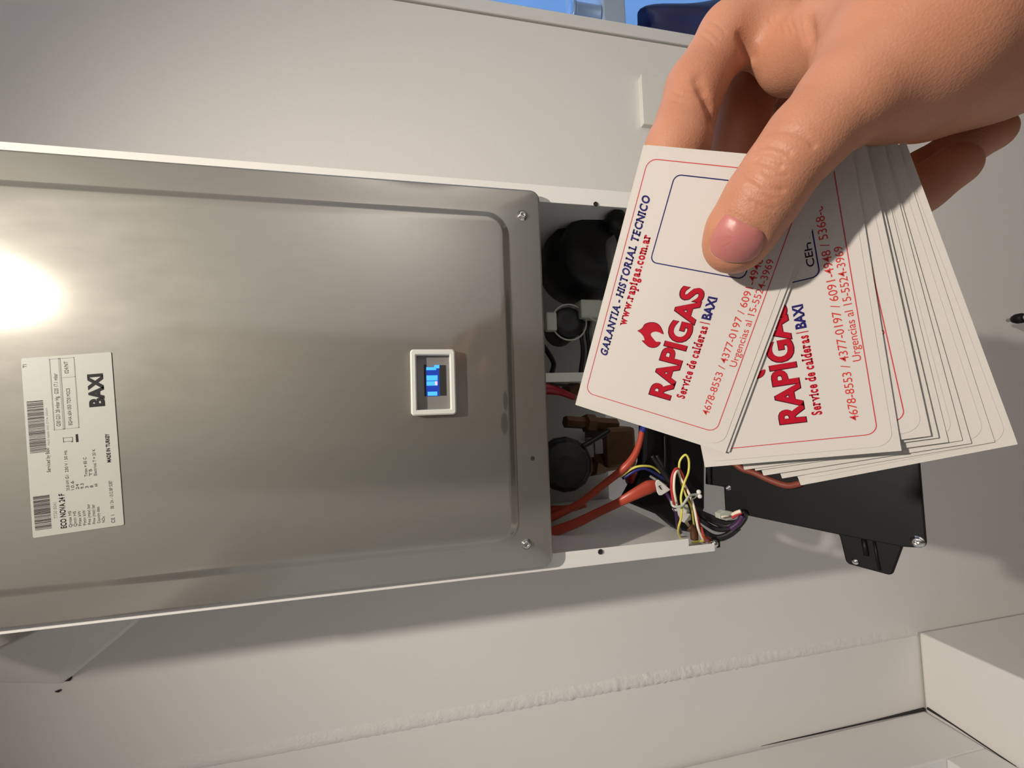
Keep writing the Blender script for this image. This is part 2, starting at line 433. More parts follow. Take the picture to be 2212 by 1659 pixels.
for z0, z1 in ((FZ + 0.06, 1.2), (1.205, 2.88)):
    dr = boxo('cupboard_door', (-0.525, RY + 0.28, z0), (-0.315, RY + 0.30, z1), M['cupboard'], cup, bevel=0.002)
    boxo('knob', (-0.36, RY + 0.30, z0 + 0.5), (-0.34, RY + 0.33, z0 + 0.52), M['chrome'], dr)
# outside, past the right window
struct(boxo('wall_outside', (0.2, 0.95, FZ), (3.2, 1.05, 1.75), M['out_wall']))
struct(boxo('floor_outside', (0.2, 0.12, FZ - 0.05), (3.2, 0.95, FZ), M['out_wall']))
led = tag(boxo('concrete_ledge', (0.72, 0.125, 1.035), (1.75, 0.36, 1.092), M['out_wall'], bevel=0.004), 'pale ledge outside the window at right, under the steel can', 'ledge')
c = Vector((0.868, 0.155, 1.0925))
can = thing('paint_can', 'blue-grey steel can with a lid standing outside the right window', 'can', c)
obj('can_body', lathe(bmesh.new(), [(0.026, 0), (0.0285, 0.002), (0.0285, 0.004), (0.0275, 0.006), (0.0275, 0.058), (0.0285, 0.060), (0.0285, 0.063)], c, (0, 0, 1), 40), M['can'], can, smooth=True)
obj('can_lid', lathe(bmesh.new(), [(0.0295, 0.0632), (0.0300, 0.067), (0.0290, 0.071), (0.026, 0.0705), (0.024, 0.068)], c, (0, 0, 1), 40), M['can'], can, smooth=True)
# crumpled navy tarpaulin hung below the ledge
bm = bmesh.new(); bmesh.ops.create_icosphere(bm, subdivisions=5, radius=1)
ce = at_y(1600, 100, 0.22); rn = [(Vector((random.gauss(0, 1), random.gauss(0, 1), random.gauss(0, 1))).normalized(), random.random() * 6, 5 + 9 * random.random()) for _ in range(9)]
for vv in bm.verts:
    p = vv.co.copy(); h = sum(math.sin(p.dot(d) * fq + ph) for d, ph, fq in rn) * 0.028
    p *= 1 + h; vv.co = ce + Vector((p.x * 0.088, p.y * 0.08, p.z * 0.315))
tag(obj('tarpaulin', bm, M['tarp'], smooth=True), 'crumpled dark navy tarpaulin outside the window behind the hand', 'tarpaulin')

# spot lamp on the ceiling, and an added out-of-frame stand for the fill light
dl = thing('ceiling_lamp', 'white spot lamp holder on the ceiling above and right of the camera', 'lamp', (LAMP.x, LAMP.y, CZ))
obj('lamp_holder', lathe(bmesh.new(), [(0.05, -0.001), (0.05, -0.02), (0.03, -0.03), (0.022, -0.06), (0.018, -0.075)], (LAMP.x, LAMP.y, CZ), (0, 0, 1), 32), M['white_plastic'], dl, smooth=True)
fl_ = thing('fill_lamp', 'added fill lamp out of frame, round white head turned to the rear corner', 'lamp', (1.36, -1.03, FZ))
obj('lamp_base', lathe(bmesh.new(), [(0.14, 0.001), (0.14, 0.02), (0.02, 0.03)], (1.36, -1.03, FZ), (0, 0, 1), 32), M['black'], fl_, smooth=True)
obj('lamp_pole', lathe(bmesh.new(), [(0.012, 0.03), (0.012, 1.84)], (1.36, -1.03, FZ), (0, 0, 1), 16), M['black'], fl_, smooth=True)
obj('lamp_head', lathe(bmesh.new(), [(0.02, -0.02), (0.12, 0.0), (0.20, 0.06), (0.205, 0.06), (0.12, -0.006), (0.02, -0.026)], (1.353, -1.06, 1.497), (0.12, -1.0, 0.05), 32), M['white_plastic'], fl_, smooth=True)

# ------------------------------------------------------------------ boiler
BZ0, BZ1 = 1.2, 1.97
boiler = thing('gas_boiler', 'wall-hung gas boiler with its front off, grey steel cover and open wiring bay', 'boiler', (0, 0, BZ0))
bm = bmesh.new()
box(bm, (-0.2, -0.299, BZ0), (-0.1985, -0.006, BZ1)); box(bm, (0.1985, -0.299, BZ0), (0.2, -0.006, BZ1))
box(bm, (-0.2, -0.299, BZ1 - 0.0015), (0.2, -0.006, BZ1)); box(bm, (-0.2, -0.007, BZ0), (0.2, -0.0055, BZ1))
casing = obj('casing', bm, M['white'], boiler)
# front flanges, the left one with a stepped notch at its foot
zn = at_y(1488, 1168, -0.3).z
bm = bmesh.new()
prism(bm, [(-0.2, -0.3, BZ0), (-0.1915, -0.3, BZ0), (-0.1915, -0.3, zn), (-0.1835, -0.3, zn), (-0.1835, -0.3, BZ1), (-0.2, -0.3, BZ1)], (0, 0.0012, 0))
obj('front_flange', bm, M['white'], boiler, bevel=0.0005)
bm = bmesh.new(); prism(bm, [(0.2, -0.3, BZ0), (0.2, -0.3, BZ1), (0.1815, -0.3, BZ1), (0.1815, -0.3, BZ0)], (0, 0.0012, 0))
obj('front_flange', bm, M['white'], boiler, bevel=0.0005)
for px, py in ((1287, 441), (1297, 1192)):
    p = at_y(px, py, -0.3004)
    obj('screw_hole', lathe(bmesh.new(), [(0.0028, 0), (0.0024, 0.0008), (0.0016, 0.0001)], p, (0, -1, 0), 16), M['hole'], boiler)
# chamber cover: pressed steel sheet with a raised field
PX0, PX1, PZ0, PZ1 = -0.1925, 0.1885, 1.3885, 1.945
bm = bmesh.new()
IX0, IX1, IZ0, IZ1 = -0.1645, 0.1585, 1.4265, 1.915
lp = [(PX0, PX1, PZ0, PZ1, 0.010, -0.3015), (PX0, PX1, PZ0, PZ1, 0.010, -0.3075), (PX0 + 0.0007, PX1 - 0.0007, PZ0 + 0.0007, PZ1 - 0.0007, 0.0095, -0.3093), (PX0 + 0.0025, PX1 - 0.0025, PZ0 + 0.0025, PZ1 - 0.0025, 0.008, -0.310)]
for t, yy in ((-1.0, 0.0), (-0.8, 0.05), (-0.45, 0.23), (0, 0.5), (0.45, 0.77), (0.8, 0.95), (1.0, 1.0)):
    e = 0.0042 * t; lp.append((IX0 + e, IX1 - e, IZ0 + e, IZ1 - e, 0.020 - e, -0.310 - 0.0050 * yy))
loops = []
for x0, x1, z0, z1, r, y in lp:
    loops.append([bm.verts.new((p[0], y, p[1])) for p in rrect(x0, x1, z0, z1, r, 8)])
for a, b in zip(loops, loops[1:]):
    for i in range(len(a)): bm.faces.new((a[i], a[(i+1) % len(a)], b[(i+1) % len(a)], b[i]))
bm.faces.new(loops[-1])
cover = obj('chamber_cover', bm, M['steel'], boiler, smooth=True)
bm = bmesh.new(); box(bm, (-0.181, -0.2985, PZ0 + 0.008), (0.1805, -0.03, BZ1 - 0.02)); obj('combustion_chamber', bm, M['bay_sheet'], boiler)
def screw(px, py, r, y, parent, axis=(0, -1, 0), p=None):
    p = p or at_y(px, py, y); ax = Vector(axis)
    o = obj('screw', lathe(bmesh.new(), [(r * 1.25, 0), (r * 1.25, 0.0006), (r, 0.0008), (r * 0.95, r * 0.5), (r * 0.7, r * 0.75), (r * 0.35, r * 0.8), (r * 0.3, r * 0.3)], p, ax, 20), M['chrome'], parent, smooth=True)
    a = ax.orthogonal().normalized(); b = ax.cross(a)
    bm = bmesh.new()
    for d, e in ((a, b), (b, a)):
        q = p + ax * (r * 0.78)
        prism(bm, [q + d * r * 0.5 + e * r * 0.12, q - d * r * 0.5 + e * r * 0.12, q - d * r * 0.5 - e * r * 0.12, q + d * r * 0.5 - e * r * 0.12], ax * (r * 0.06))
    if parent.type != 'EMPTY' and parent.parent and parent.parent.parent: return o
    return o
screw(1128, 466, 0.0044, -0.3098, cover); screw(1137, 1175, 0.0042, -0.3098, cover)
p = at_y(1150, 990, -0.3101); obj('screw_hole', lathe(bmesh.new(), [(0.0022, 0), (0.0018, 0.0004)], p, (0, -1, 0), 12), M['hole'], cover)
YF = -0.315
# display window
W0, W1, D0, D1 = -0.0395, 0.0215, 1.4805, 1.5215
bm = bmesh.new()
lo = [[bm.verts.new((p[0], y, p[1])) for p in rrect(W0 + e, W1 - e, D0 + e, D1 - e, max(0.003 - e, 0.0008), 4)] for e, y in ((0, YF), (0, YF - 0.0062), (0.0012, YF - 0.0074), (0.0042, YF - 0.0074), (0.0050, YF - 0.0066), (0.0054, YF - 0.0003))]
for a, b in zip(lo, lo[1:]):
    for i in range(len(a)): bm.faces.new((a[i], a[(i+1) % len(a)], b[(i+1) % len(a)], b[i]))
bez = obj('display_bezel', bm, M['white_plastic'], boiler)
bm = bmesh.new(); box(bm, (W0 + 0.0052, YF - 0.0012, D0 + 0.0052), (W1 - 0.0052, YF - 0.0002, D1 - 0.0052)); scr = obj('display_panel', bm, M['grey_plastic'], boiler)
def dsp(n, x0, x1, z0, z1, y, m, parent): return boxo(n, (x0, YF - y, z0), (x1, YF - 0.0011, z1), m, parent)
def dpix(px0, px1, py0, py1):
    a = at_y(px0, py1, YF); b = at_y(px1, py0, YF); return a.x, b.x, b.z, a.z
for n, q, y, mm in (('slot', (917, 921, 788, 856), 0.0014, 'hole'), ('slot', (951, 963, 789, 855), 0.0014, 'hole'),
                  ('lcd', (921, 948, 793, 856), 0.0016, 'lcd_dark')):
    x0, x1, z0, z1 = dpix(*q); dsp(n, x0, x1, z0, z1, y, M[mm], scr)
for q in ((921, 942, 793.5, 800), (921.5, 945, 811, 822.5), (921.5, 945, 823.5, 833.5), (924, 944.5, 846, 855), (938, 949, 789, 796)):
    x0, x1, z0, z1 = dpix(*q); dsp('lit_segment', x0, x1, z0, z1, 0.0019, M['lcd'], scr)
x0, x1, z0, z1 = dpix(940, 944.5, 824, 832); dsp('indicator_lamp', x0, x1, z0, z1, 0.0021, M['led'], scr)

# rating label, set slightly askew
LC = [at_y(75, 1155, YF), at_y(45, 770, YF), at_y(242, 765, YF), at_y(266, 1140, YF)]   # top-left, top-right, bottom-right, bottom-left
ux = (LC[1] - LC[0] + LC[2] - LC[3]).normalized(); lw = 0.1405; lh = 0.0605; uy = Vector((-ux.z, 0, ux.x))
cen = (LC[0] + LC[1] + LC[2] + LC[3]) / 4; org = cen - ux * lw / 2 + uy * lh / 2
if uy.z < 0: uy = -uy; org = cen - ux * lw / 2 + uy * lh / 2
LM = Matrix((ux, uy, Vector((0, -1, 0)))).transposed().to_4x4(); LM.translation = org + Vector((0, -0.0004, 0))
def onlabel(bm): bm.transform(LM @ Matrix.Scale(0.001, 4)); return bm
bm = bmesh.new(); f = [bm.verts.new((p[0], p[1], 0)) for p in rrect(0, 140.5, -60.5, 0, 1.2, 3)]; bm.faces.new(f)
for t in [bm.verts.new((p[0], p[1], -0.35)) for p in rrect(0, 140.5, -60.5, 0, 1.2, 3)]: pass
rl = obj('rating_label', onlabel(bm), M['rating'], boiler)
def ltext(s, fx0, fx1, fy, cap, bold=0.0, ink='black_ink', name='label_lettering'):
    bm = bmesh.new(); text_bm(bm, s, fx0 * 140.5, -fy * 60.5, (fx1 - fx0) * 140.5, cap, bold, z=0.12); return obj(name, onlabel(bm), M[ink], rl)
def lrect(bm, a, b, c, d, z=0.12):
    vs = [bm.verts.new((x * 140.5, -y * 60.5, z)) for x, y in ((a, c), (b, c), (b, d), (a, d))]; bm.faces.new(vs)
ltext('BAXI', 0.69, 0.88, 0.875, 9.3, 0.055)
ltext('MADE IN TURKEY', 0.365, 0.53, 0.905, 2.5, 0.03)
ltext('ECO NOVA 24 F', 0.03, 0.222, 0.365, 3.6, 0.02)
ltext('Serviced by Baxi', 0.35, 0.485, 0.235, 2.4, 0.0, 'grey_ink')
ltext('G30 G31 28 mbar Hg.  G20 17.1 mbar', 0.60, 0.90, 0.378, 2.6, 0.0, 'grey_ink')
ltext('EGHA 604 053 TD0 M2C5', 0.60, 0.81, 0.505, 2.4, 0.0, 'grey_ink')
ltext('024/NT', 0.895, 0.965, 0.505, 2.6, 0.0, 'grey_ink')
ltext('TI', 0.945, 0.965, 0.055, 2.4, 0.0, 'grey_ink')
for k, (s, w, s2, w2_, s3, w3) in enumerate((('Qmax HS', .09, '25.8 kW', .06, 'G1  230 V / 50 Hz', .16), ('Qmin HS', .085, '10.6', .05, '', 0), ('Pmax kW', .085, '24', .03, '', 0), ('Pmin kW', .085, '9.3', .03, '', 0),
        ('Pms (max) bar', .115, '3', .012, 'Tmax = 85 C', .11), ('Pmw (max) bar', .11, '8', .012, 'T5', .04), ('Country dest.', .095, 'AR', .02, 'Electrical T = 20 K', .15), ('NOx', .035, '', 0, '', 0))):
    y = 0.425 + k * 0.052
    ltext(s, .03, .03 + w, y, 2.0, 0.0, 'grey_ink')
    if s2: ltext(s2, .235, .235 + w2_, y, 2.0, 0.0, 'grey_ink')
    if s3: ltext(s3, .30, .30 + w3, y, 2.0, 0.0, 'grey_ink')
ltext('CE 1', .02, .065, .90, 2.4, 0.0, 'grey_ink'); ltext('08 / 24 - 1312 BP 5287', .10, .26, .90, 2.2, 0.0, 'grey_ink')
for a, b, seed in ((0.465, 0.755, 4), (0.04, 0.225, 9)):
    bm = bmesh.new(); r = random.Random(seed); x = a
    while x < b:
        w = r.choice((0.0015, 0.0025, 0.004)); lrect(bm, x, min(x + w, b), 0.03, 0.205); x += w + r.choice((0.0015, 0.002, 0.004))
    bc = obj('barcode', onlabel(bm), M['black_ink'], rl)
ltext('FRO 0604 053 DTA 20244', .50, .71, .245, 1.2, 0.0, 'pale_ink'); ltext('7720 8041', .09, .18, .27, 2.0, 0.0, 'pale_ink')
bm = bmesh.new(); t = 0.004
for a, b, c_, d in ((.58, .985, .30, .31), (.58, .985, .57, .58), (.58, .583, .30, .58), (.982, .985, .30, .58), (.58, .985, .40, .425), (.872, .875, .42, .58)): lrect(bm, a, b, c_, d)
obj('label_frame', onlabel(bm), M['pale_ink'], rl)
bm = bmesh.new()
for a, b, c_, d in ((.505, .535, .395, .40), (.508, .51, .40, .50), (.53, .532, .40, .50), (.508, .532, .495, .50), (.503, .507, .48, .50)): lrect(bm, a, b, c_, d)
obj('bin_symbol', onlabel(bm), M['grey_ink'], rl)
bm = bmesh.new(); lrect(bm, .50, .545, .535, .56); obj('bin_symbol_bar', onlabel(bm), M['black_ink'], rl)

# wiring bay ---------------------------------------------------------------
bm = bmesh.new(); box(bm, (-0.198, -0.03, BZ0), (0.198, -0.0075, 1.397)); obj('bay_back_panel', bm, M['bay_sheet'], boiler)
# circulation pump at right: stepped round body with a ribbed end and cable gland
c = at_y(1268, 560, -0.17)
obj('pump', lathe(bmesh.new(), [(0.060, -0.06), (0.062, 0.0), (0.058, 0.03), (0.05, 0.034), (0.05, 0.05), (0.044, 0.058), (0.02, 0.06), (0.012, 0.056)], c, (-0.15, -1, 0.1), 36), M['black_soft'], boiler, smooth=True)
obj('pump_volute', lathe(bmesh.new(), [(0.03, -0.05), (0.045, -0.03), (0.045, 0.02), (0.03, 0.03)], c + Vector((0.0, 0.03, -0.06)), (0.2, 0, 1), 28), M['black_soft'], boiler, smooth=True)
c = at_y(1327, 478, -0.25); obj('drain_knob', lathe(bmesh.new(), [(0.011, -0.01), (0.012, 0.0), (0.010, 0.012), (0.004, 0.014)], c, (0, -1, 0), 20), M['black_soft'], boiler, smooth=True)
pxtube('white_pipe', [(1316, 484, -0.22), (1320, 530, -0.225), (1325, 600, -0.22), (1330, 660, -0.2)], 0.009, M['grey_plastic'], boiler)
pxtube('red_cable', [(1160, 585, -0.12), (1195, 592, -0.12), (1222, 586, -0.13)], 0.010, M['red_cap'], boiler)
c = at_y(1228, 697, -0.2)
obj('capacitor', lathe(bmesh.new(), [(0.021, -0.05), (0.021, 0.0), (0.019, 0.004), (0.010, 0.003)], c, (0.08, -1, 0.05), 28), M['black_soft'], boiler, smooth=True)
ring = [c + Vector((0.0235 * math.cos(a), -0.003, 0.0235 * math.sin(a))) for a in [2 * math.pi * k / 20 for k in range(21)]]
tubeo('cable_tie', ring, 0.0011, M['clear'], boiler, n=2, seg=6)
pxtube('cable_tie', [(1252, 678, -0.205), (1268, 684, -0.21), (1288, 694, -0.22)], 0.0012, M['clear'], boiler)
boxo('tie_head', *[tuple(q) for q in (c + Vector((-0.012, -0.008, 0.018)), c + Vector((0.012, 0.004, 0.032)))], M['clear'], boiler, bevel=0.002)
q = at_y(1275, 668, -0.21); boxo('terminal_block', (q.x - 0.012, q.y - 0.004, q.z - 0.014), (q.x + 0.012, q.y + 0.02, q.z + 0.014), M['clear'], boiler, bevel=0.002)
for k, dx in enumerate((0, 7, 14, 21)):
    pxtube('ribbon_wire', [(1256 + dx, 690, -0.19), (1254 + dx, 720, -0.2), (1258 + dx, 760, -0.19), (1252 + dx, 812, -0.17)], 0.0022, M['dark_grey'] if k % 2 else M['black_soft'], boiler)
pxtube('sensor_cable', [(1168, 740, -0.1), (1184, 762, -0.1), (1196, 785, -0.1), (1192, 806, -0.1)], 0.004, M['black_soft'], boiler)
a = at_y(1168, 806, -0.22); b = at_y(1272, 824, -0.22)
boxo('white_support_strip', (b.x, -0.222, b.z), (a.x, -0.19, 1.395), M['white_plastic'], boiler, bevel=0.001)
pxtube('red_lead', [(1160, 838, -0.2), (1180, 838, -0.21), (1210, 846, -0.21), (1240, 858, -0.2)], [0.012, 0.009, 0.005, 0.004], M['red_cap'], boiler)
q = at_y(1233, 840, -0.19); boxo('brass_terminal', (q.x - 0.009, -0.2, q.z - 0.010), (q.x + 0.007, -0.17, q.z + 0.006), M['brass'], boiler, bevel=0.002)
pxtube('black_lead', [(1186, 830, -0.215), (1215, 832, -0.215), (1240, 834, -0.21)], 0.0018, M['black_soft'], boiler)
# gas valve motor
c = at_y(1218, 1002, -0.17)
bm = lathe(bmesh.new(), [(0.036, -0.06), (0.037, 0.0), (0.036, 0.02), (0.030, 0.024), (0.029, 0.036), (0.012, 0.038)], c, (0.1, -1, 0.25), 14)
obj('valve_motor', bm, M['black_soft'], boiler, bevel=0.002)
pxtube('valve_spindle', [(1258, 965, -0.2), (1290, 946, -0.2), (1316, 930, -0.2)], 0.0036, M['black_soft'], boiler)
q = at_y(1270, 972, -0.16); boxo('valve_bracket', (q.x - 0.010, -0.165, q.z - 0.007), (q.x + 0.010, -0.13, q.z + 0.007), M['grey_plastic'], boiler, bevel=0.001)
q = at_y(1291, 964, -0.16); boxo('valve_bracket', (q.x - 0.010, -0.165, q.z - 0.006), (q.x + 0.010, -0.13, q.z + 0.006), M['grey_plastic'], boiler, bevel=0.001)
q = at_y(1325, 965, -0.12); boxo('water_block', (q.x - 0.03, -0.14, q.z - 0.028), (q.x + 0.03, -0.05, q.z + 0.02), M['brass'], boiler, bevel=0.006)
q = at_y(1296, 1003, -0.11); obj('water_fitting', lathe(bmesh.new(), [(0.014, -0.03), (0.014, 0), (0.017, 0.001), (0.017, 0.02), (0.011, 0.021), (0.011, 0.035)], q, (0, -0.4, 1), 6), M['brass'], boiler)
q = at_y(1283, 915, -0.12); obj('water_fitting', lathe(bmesh.new(), [(0.010, -0.04), (0.010, 0), (0.014, 0.001), (0.014, 0.016), (0.009, 0.018), (0.009, 0.05)], q, (0.1, -0.2, 1), 6), M['brass'], boiler)
# black plastic tray behind the loom
bm = bmesh.new(); prism(bm, [at_y(x, y, -0.235) for x, y in ((1395, 915), (1523, 900), (1523, 1098), (1498, 1152), (1466, 1146), (1430, 1116), (1352, 1084), (1376, 1040), (1392, 1000))], (0, 0.02, 0))
obj('loom_tray', bm, M['black'], boiler, bevel=0.003)
pxtube('tray_rib', [(1436, 940, -0.238), (1437, 985, -0.239), (1436, 1018, -0.238)], 0.0016, M['black'], boiler)
q = at_y(1380, 1037, -0.225); obj('red_plug', lathe(bmesh.new(), [(0.012, -0.02), (0.012, 0.003), (0.009, 0.005), (0.004, 0.004)], q, (0.1, -1, 0.2), 24), M['red_cap'], boiler, smooth=True)
# orange ignition and sensing leads
pxtube('silicone_lead', [(1388, 925, -0.252), (1381, 958, -0.255), (1368, 988, -0.255), (1345, 1014, -0.25), (1305, 1046, -0.23), (1255, 1085, -0.21), (1205, 1112, -0.19), (1160, 1132, -0.17)], [0.0032, 0.0036, 0.0044, 0.0046, 0.0044, 0.0045, 0.005, 0.006], M['orange'], boiler)
pxtube('blue_sleeve', [(1402, 905, -0.25), (1392, 921, -0.252), (1386, 934, -0.253)], 0.0042, M['wire_blue'], boiler)
pxtube('silicone_lead', [(1418, 1049, -0.262), (1400, 1053, -0.262), (1372, 1067, -0.26), (1336, 1086, -0.25), (1290, 1108, -0.23), (1235, 1134, -0.21), (1160, 1160, -0.18)], [0.0066, 0.0080, 0.0066, 0.0050, 0.0052, 0.006, 0.007], M['orange'], boiler, flat=0.45)
pxtube('silicone_lead', [(1265, 1090, -0.2), (1220, 1100, -0.18), (1160, 1100, -0.15)], [0.004, 0.005, 0.006], M['orange'], boiler)
pxtube('earth_wire', [(1340, 1030, -0.245), (1351, 1022, -0.25), (1368, 1011, -0.255), (1387, 1006.5, -0.258), (1410, 1009, -0.256), (1428, 1022, -0.25)], 0.0013, M['wire_yellow'], boiler)
pxtube('blue_wire', [(1345, 1034, -0.244), (1370, 1018, -0.252), (1392, 1012, -0.255), (1415, 1022, -0.252), (1436, 1036, -0.25)], 0.0018, M['wire_blue'], boiler)
pxtube('grey_wire', [(1405, 1029, -0.255), (1416, 1036, -0.262), (1440, 1050, -0.262)], 0.0016, M['grey_plastic'], boiler)
for pts in (((1408, 985), (1422, 1004), (1436, 1022), (1448, 1044), (1458, 1066)), ((1412, 990), (1428, 1016), (1440, 1034), (1452, 1052), (1460, 1076)), ((1418, 984), (1428, 1002), (1438, 1024), (1450, 1040), (1462, 1060))):
    pxtube('black_cable', [(x, y, -0.262 - 0.002 * i) for i, (x, y) in enumerate(pts)], 0.0024, M['black_soft'], boiler)
YW = -0.285
pxtube('purple_wire', [(1440, 1066, -0.262), (1448, 1080, -0.27), (1460, 1105, -0.275), (1464, 1135, -0.27), (1470, 1150, -0.26)], 0.0022, M['wire_purple'], boiler)
pxtube('yellow_wire', [(1470, 1160, -0.25), (1465.5, 1150, -0.27), (1466, 1138, -0.28), (1471, 1119, YW), (1473, 1096, YW - .004), (1471, 1073, YW - .004), (1478, 1044, YW - .004), (1487, 1020, YW), (1488, 995, YW), (1481, 982.5, YW), (1470, 993, YW + .003), (1467, 1010, YW + .004), (1472, 1044, YW + .006), (1482, 1071, YW + .006), (1493, 1096, YW + .004), (1499, 1135, -0.27), (1502, 1150, -0.25)], 0.00125, M['wire_yellow'], boiler)
pxtube('red_wire', [(1458, 1098, -0.27), (1455, 1086, -0.28), (1450.5, 1055, YW), (1452, 1028, YW), (1461, 1012, YW), (1473, 1023, YW + .004), (1481, 1050, YW + .006), (1494, 1082, YW + .006), (1511, 1133, YW), (1522, 1166, -0.28)], 0.0015, M['wire_red'], boiler)
pxtube('white_wire', [(1464, 1100, -0.27), (1462, 1090, -0.28), (1456, 1058, YW - .002), (1457.5, 1027, YW - .002), (1464, 1017, YW), (1470, 1032, YW + .003), (1488, 1065, YW - .002), (1499, 1096, YW - .004), (1508, 1141, YW - .004), (1519, 1166, YW)], 0.0014, M['wire_white'], boiler)
pxtube('red_wire', [(1513, 1138, YW - .001), (1520, 1158, YW - .002), (1534, 1172, -0.28)], 0.0022, M['orange'], boiler)
pxtube('red_wire', [(1519, 1170, -0.275), (1527, 1163, -0.278), (1536, 1166, -0.28)], 0.0026, M['orange'], boiler)
pxtube('yellow_wire', [(1494, 1172, -0.285), (1508, 1170, -0.288), (1520, 1168, -0.288)], 0.0013, M['wire_yellow'], boiler)
def plate(name, pts, y, m, parent, d=0.0012, tilt=0.0):
    bm = bmesh.new(); prism(bm, [at_y(a, b, y) for a, b in pts], (0, d, 0)); return obj(name, bm, m, parent, bevel=0.0006)
tg = plate('wire_flag', ((1416, 1044), (1418, 1038), (1423, 1036), (1449, 1058), (1430, 1070), (1424, 1070), (1420, 1064)), -0.282, M['white_plastic'], boiler)
bm = bmesh.new()
for s in (((1422, 1050), (1424, 1049), (1429, 1056), (1427, 1057)), ((1424, 1049), (1427, 1048.6), (1428, 1050), (1425, 1050.5)), ((1427, 1057), (1430, 1056), (1430.5, 1057.5), (1427.8, 1058)), ((1425, 1053.5), (1428, 1052.5), (1428.6, 1053.6), (1425.6, 1054.4))):
    bm.faces.new([bm.verts.new(at_y(a, b, -0.2824)) for a, b in s])
obj('flag_mark', bm, M['black_ink'], tg)
plate('connector_body', ((1457, 1101), (1472, 1095), (1493, 1111), (1493, 1123), (1479, 1130), (1470, 1119)), -0.277, M['white_plastic'], boiler, 0.006)
plate('connector_body', ((1478, 1094), (1486, 1090), (1491, 1106), (1483, 1110)), -0.281, M['clear'], boiler, 0.004)
pxtube('white_wire', [(1481, 1126, -0.275), (1488, 1136, -0.272), (1494, 1146, -0.268)], 0.0018, M['wire_white'], boiler)
pxtube('wire_sleeve', [(1488, 1138, -0.274), (1498, 1146, -0.276), (1500, 1165, -0.276)], 0.0045, M['brass'], boiler)
pxtube('cable_tie', [(1450, 1083, YW - .003), (1453, 1092, YW - .006), (1462, 1095, YW - .009), (1473, 1092, YW - .010), (1481, 1082, YW - .010), (1487, 1073, YW - .009), (1497, 1069, YW - .006), (1507, 1068, YW - .004)], 0.0014, M['clear'], boiler, seg=8)
pxtube('cable_tie', [(1507, 1066, YW - .004), (1502, 1074, YW - .004), (1496, 1078, YW - .003)], 0.0009, M['clear'], boiler, seg=8)
for px, py in ((1509.5, 1062.5), (1511.5, 1072)):
    bm = bmesh.new(); bmesh.ops.create_icosphere(bm, subdivisions=3, radius=0.0026); bm.transform(Matrix.Translation(at_y(px, py, YW - .005))); obj('tie_bead', bm, M['white_plastic'], boiler, smooth=True)
# black cables looping down to the control box
for i, pts in enumerate((((1488, 1090), (1512, 1106), (1541, 1119), (1566, 1129), (1590, 1128), (1603, 1118), (1606, 1104)),
                         ((1494, 1108), (1518, 1126), (1545, 1142), (1570, 1143), (1592, 1134), (1606, 1118), (1608, 1104)),
                         ((1500, 1128), (1522, 1148), (1545, 1160), (1568, 1156), (1592, 1140), (1608, 1120), (1610, 1106)),
                         ((1492, 1096), (1516, 1113), (1544, 1128), (1566, 1136), (1586, 1132)),
                         ((1504, 1136), (1524, 1152), (1552, 1164), (1576, 1156), (1596, 1140)),)):
    pxtube('black_cable', [(x, y, -0.262 - 0.006 * k) for k, (x, y) in enumerate(pts)], 0.0030, M['black_soft'], boiler)
pxtube('blue_wire', [(1578, 1142, -0.29), (1594, 1130, -0.296), (1604, 1114, -0.30)], 0.0034, M['wire_purple'], boiler)
plate('clear_connector', ((1554, 1110), (1566, 1103), (1584, 1106), (1588, 1120), (1570, 1125), (1555, 1121)), -0.285, M['clear'], boiler, 0.008)
pxtube('white_wire', [(1558, 1117, -0.288), (1566, 1115, -0.2885), (1573, 1114.5, -0.288)], 0.0011, M['wire_white'], boiler)
pxtube('white_wire', [(1582, 1112, -0.291), (1591, 1107, -0.296), (1600, 1104, -0.30)], 0.0020, M['wire_white'], boiler)
pxtube('red_wire', [(1582, 1118, -0.291), (1592, 1111, -0.296), (1602, 1107, -0.30)], 0.0018, M['wire_red'], boiler)
c = at_y(1543, 1174, -0.296); obj('corner_clip', lathe(bmesh.new(), [(0.004, -0.004), (0.0045, 0.0), (0.003, 0.003), (0.001, 0.0035)], c, (0.4, -1, -0.2), 14), M['chrome'], boiler, smooth=True)
boxo('corner_foot', (c.x - 0.005, c.y - 0.001, c.z - 0.007), (c.x + 0.004, c.y + 0.008, c.z - 0.002), M['black'], boiler, bevel=0.001)

# control box swung down on its hinges
P0 = Vector((-0.165, -0.273, 1.165)); PN = Vector((0, -0.407, 0.913)).normalized()
def cb(px, py, off=0.0): return at_plane(px, py, P0 + PN * off, PN)
left = [(1524, 1000), (1523, 1046), (1563, 1052), (1566, 1104), (1810, 1155), (1940, 1180), (1952, 1182), (1990, 1184), (1999, 1180), (2001, 1172)]
pts = [cb(*q) for q in left]; yb = pts[-1].y; zb = pts[-1].z
pts += [Vector((0.17, yb, zb)), Vector((0.175, pts[4].y, pts[4].z)), Vector((0.165, pts[2].y, pts[2].z)), Vector((0.165, pts[0].y, pts[0].z))]
bm = bmesh.new(); prism(bm, pts, PN * -0.004); cbox = obj('control_box', bm, M['black'], boiler, bevel=0.0012)
ins = [p for p in pts]
bm = bmesh.new()
cx = sum((p for p in pts), Vector()) / len(pts)
prism(bm, [Vector((x, y, z)) for x, y, z in [(-0.150, pts[4].y + 0.07, 0), (-0.158, pts[7].y + 0.02, 0), (0.150, pts[7].y + 0.02, 0), (0.150, pts[4].y + 0.07, 0)]] if False else [P0 + Vector((0.02, 0, 0)) + (Vector((0, -0.913, -0.407)) * (a + 0.02)) + Vector((b, 0, 0)) - PN * 0.004 for a, b in ((0.0, 0.0), (0.13, -0.02), (0.13, 0.30), (0.0, 0.29))], PN * -0.022)
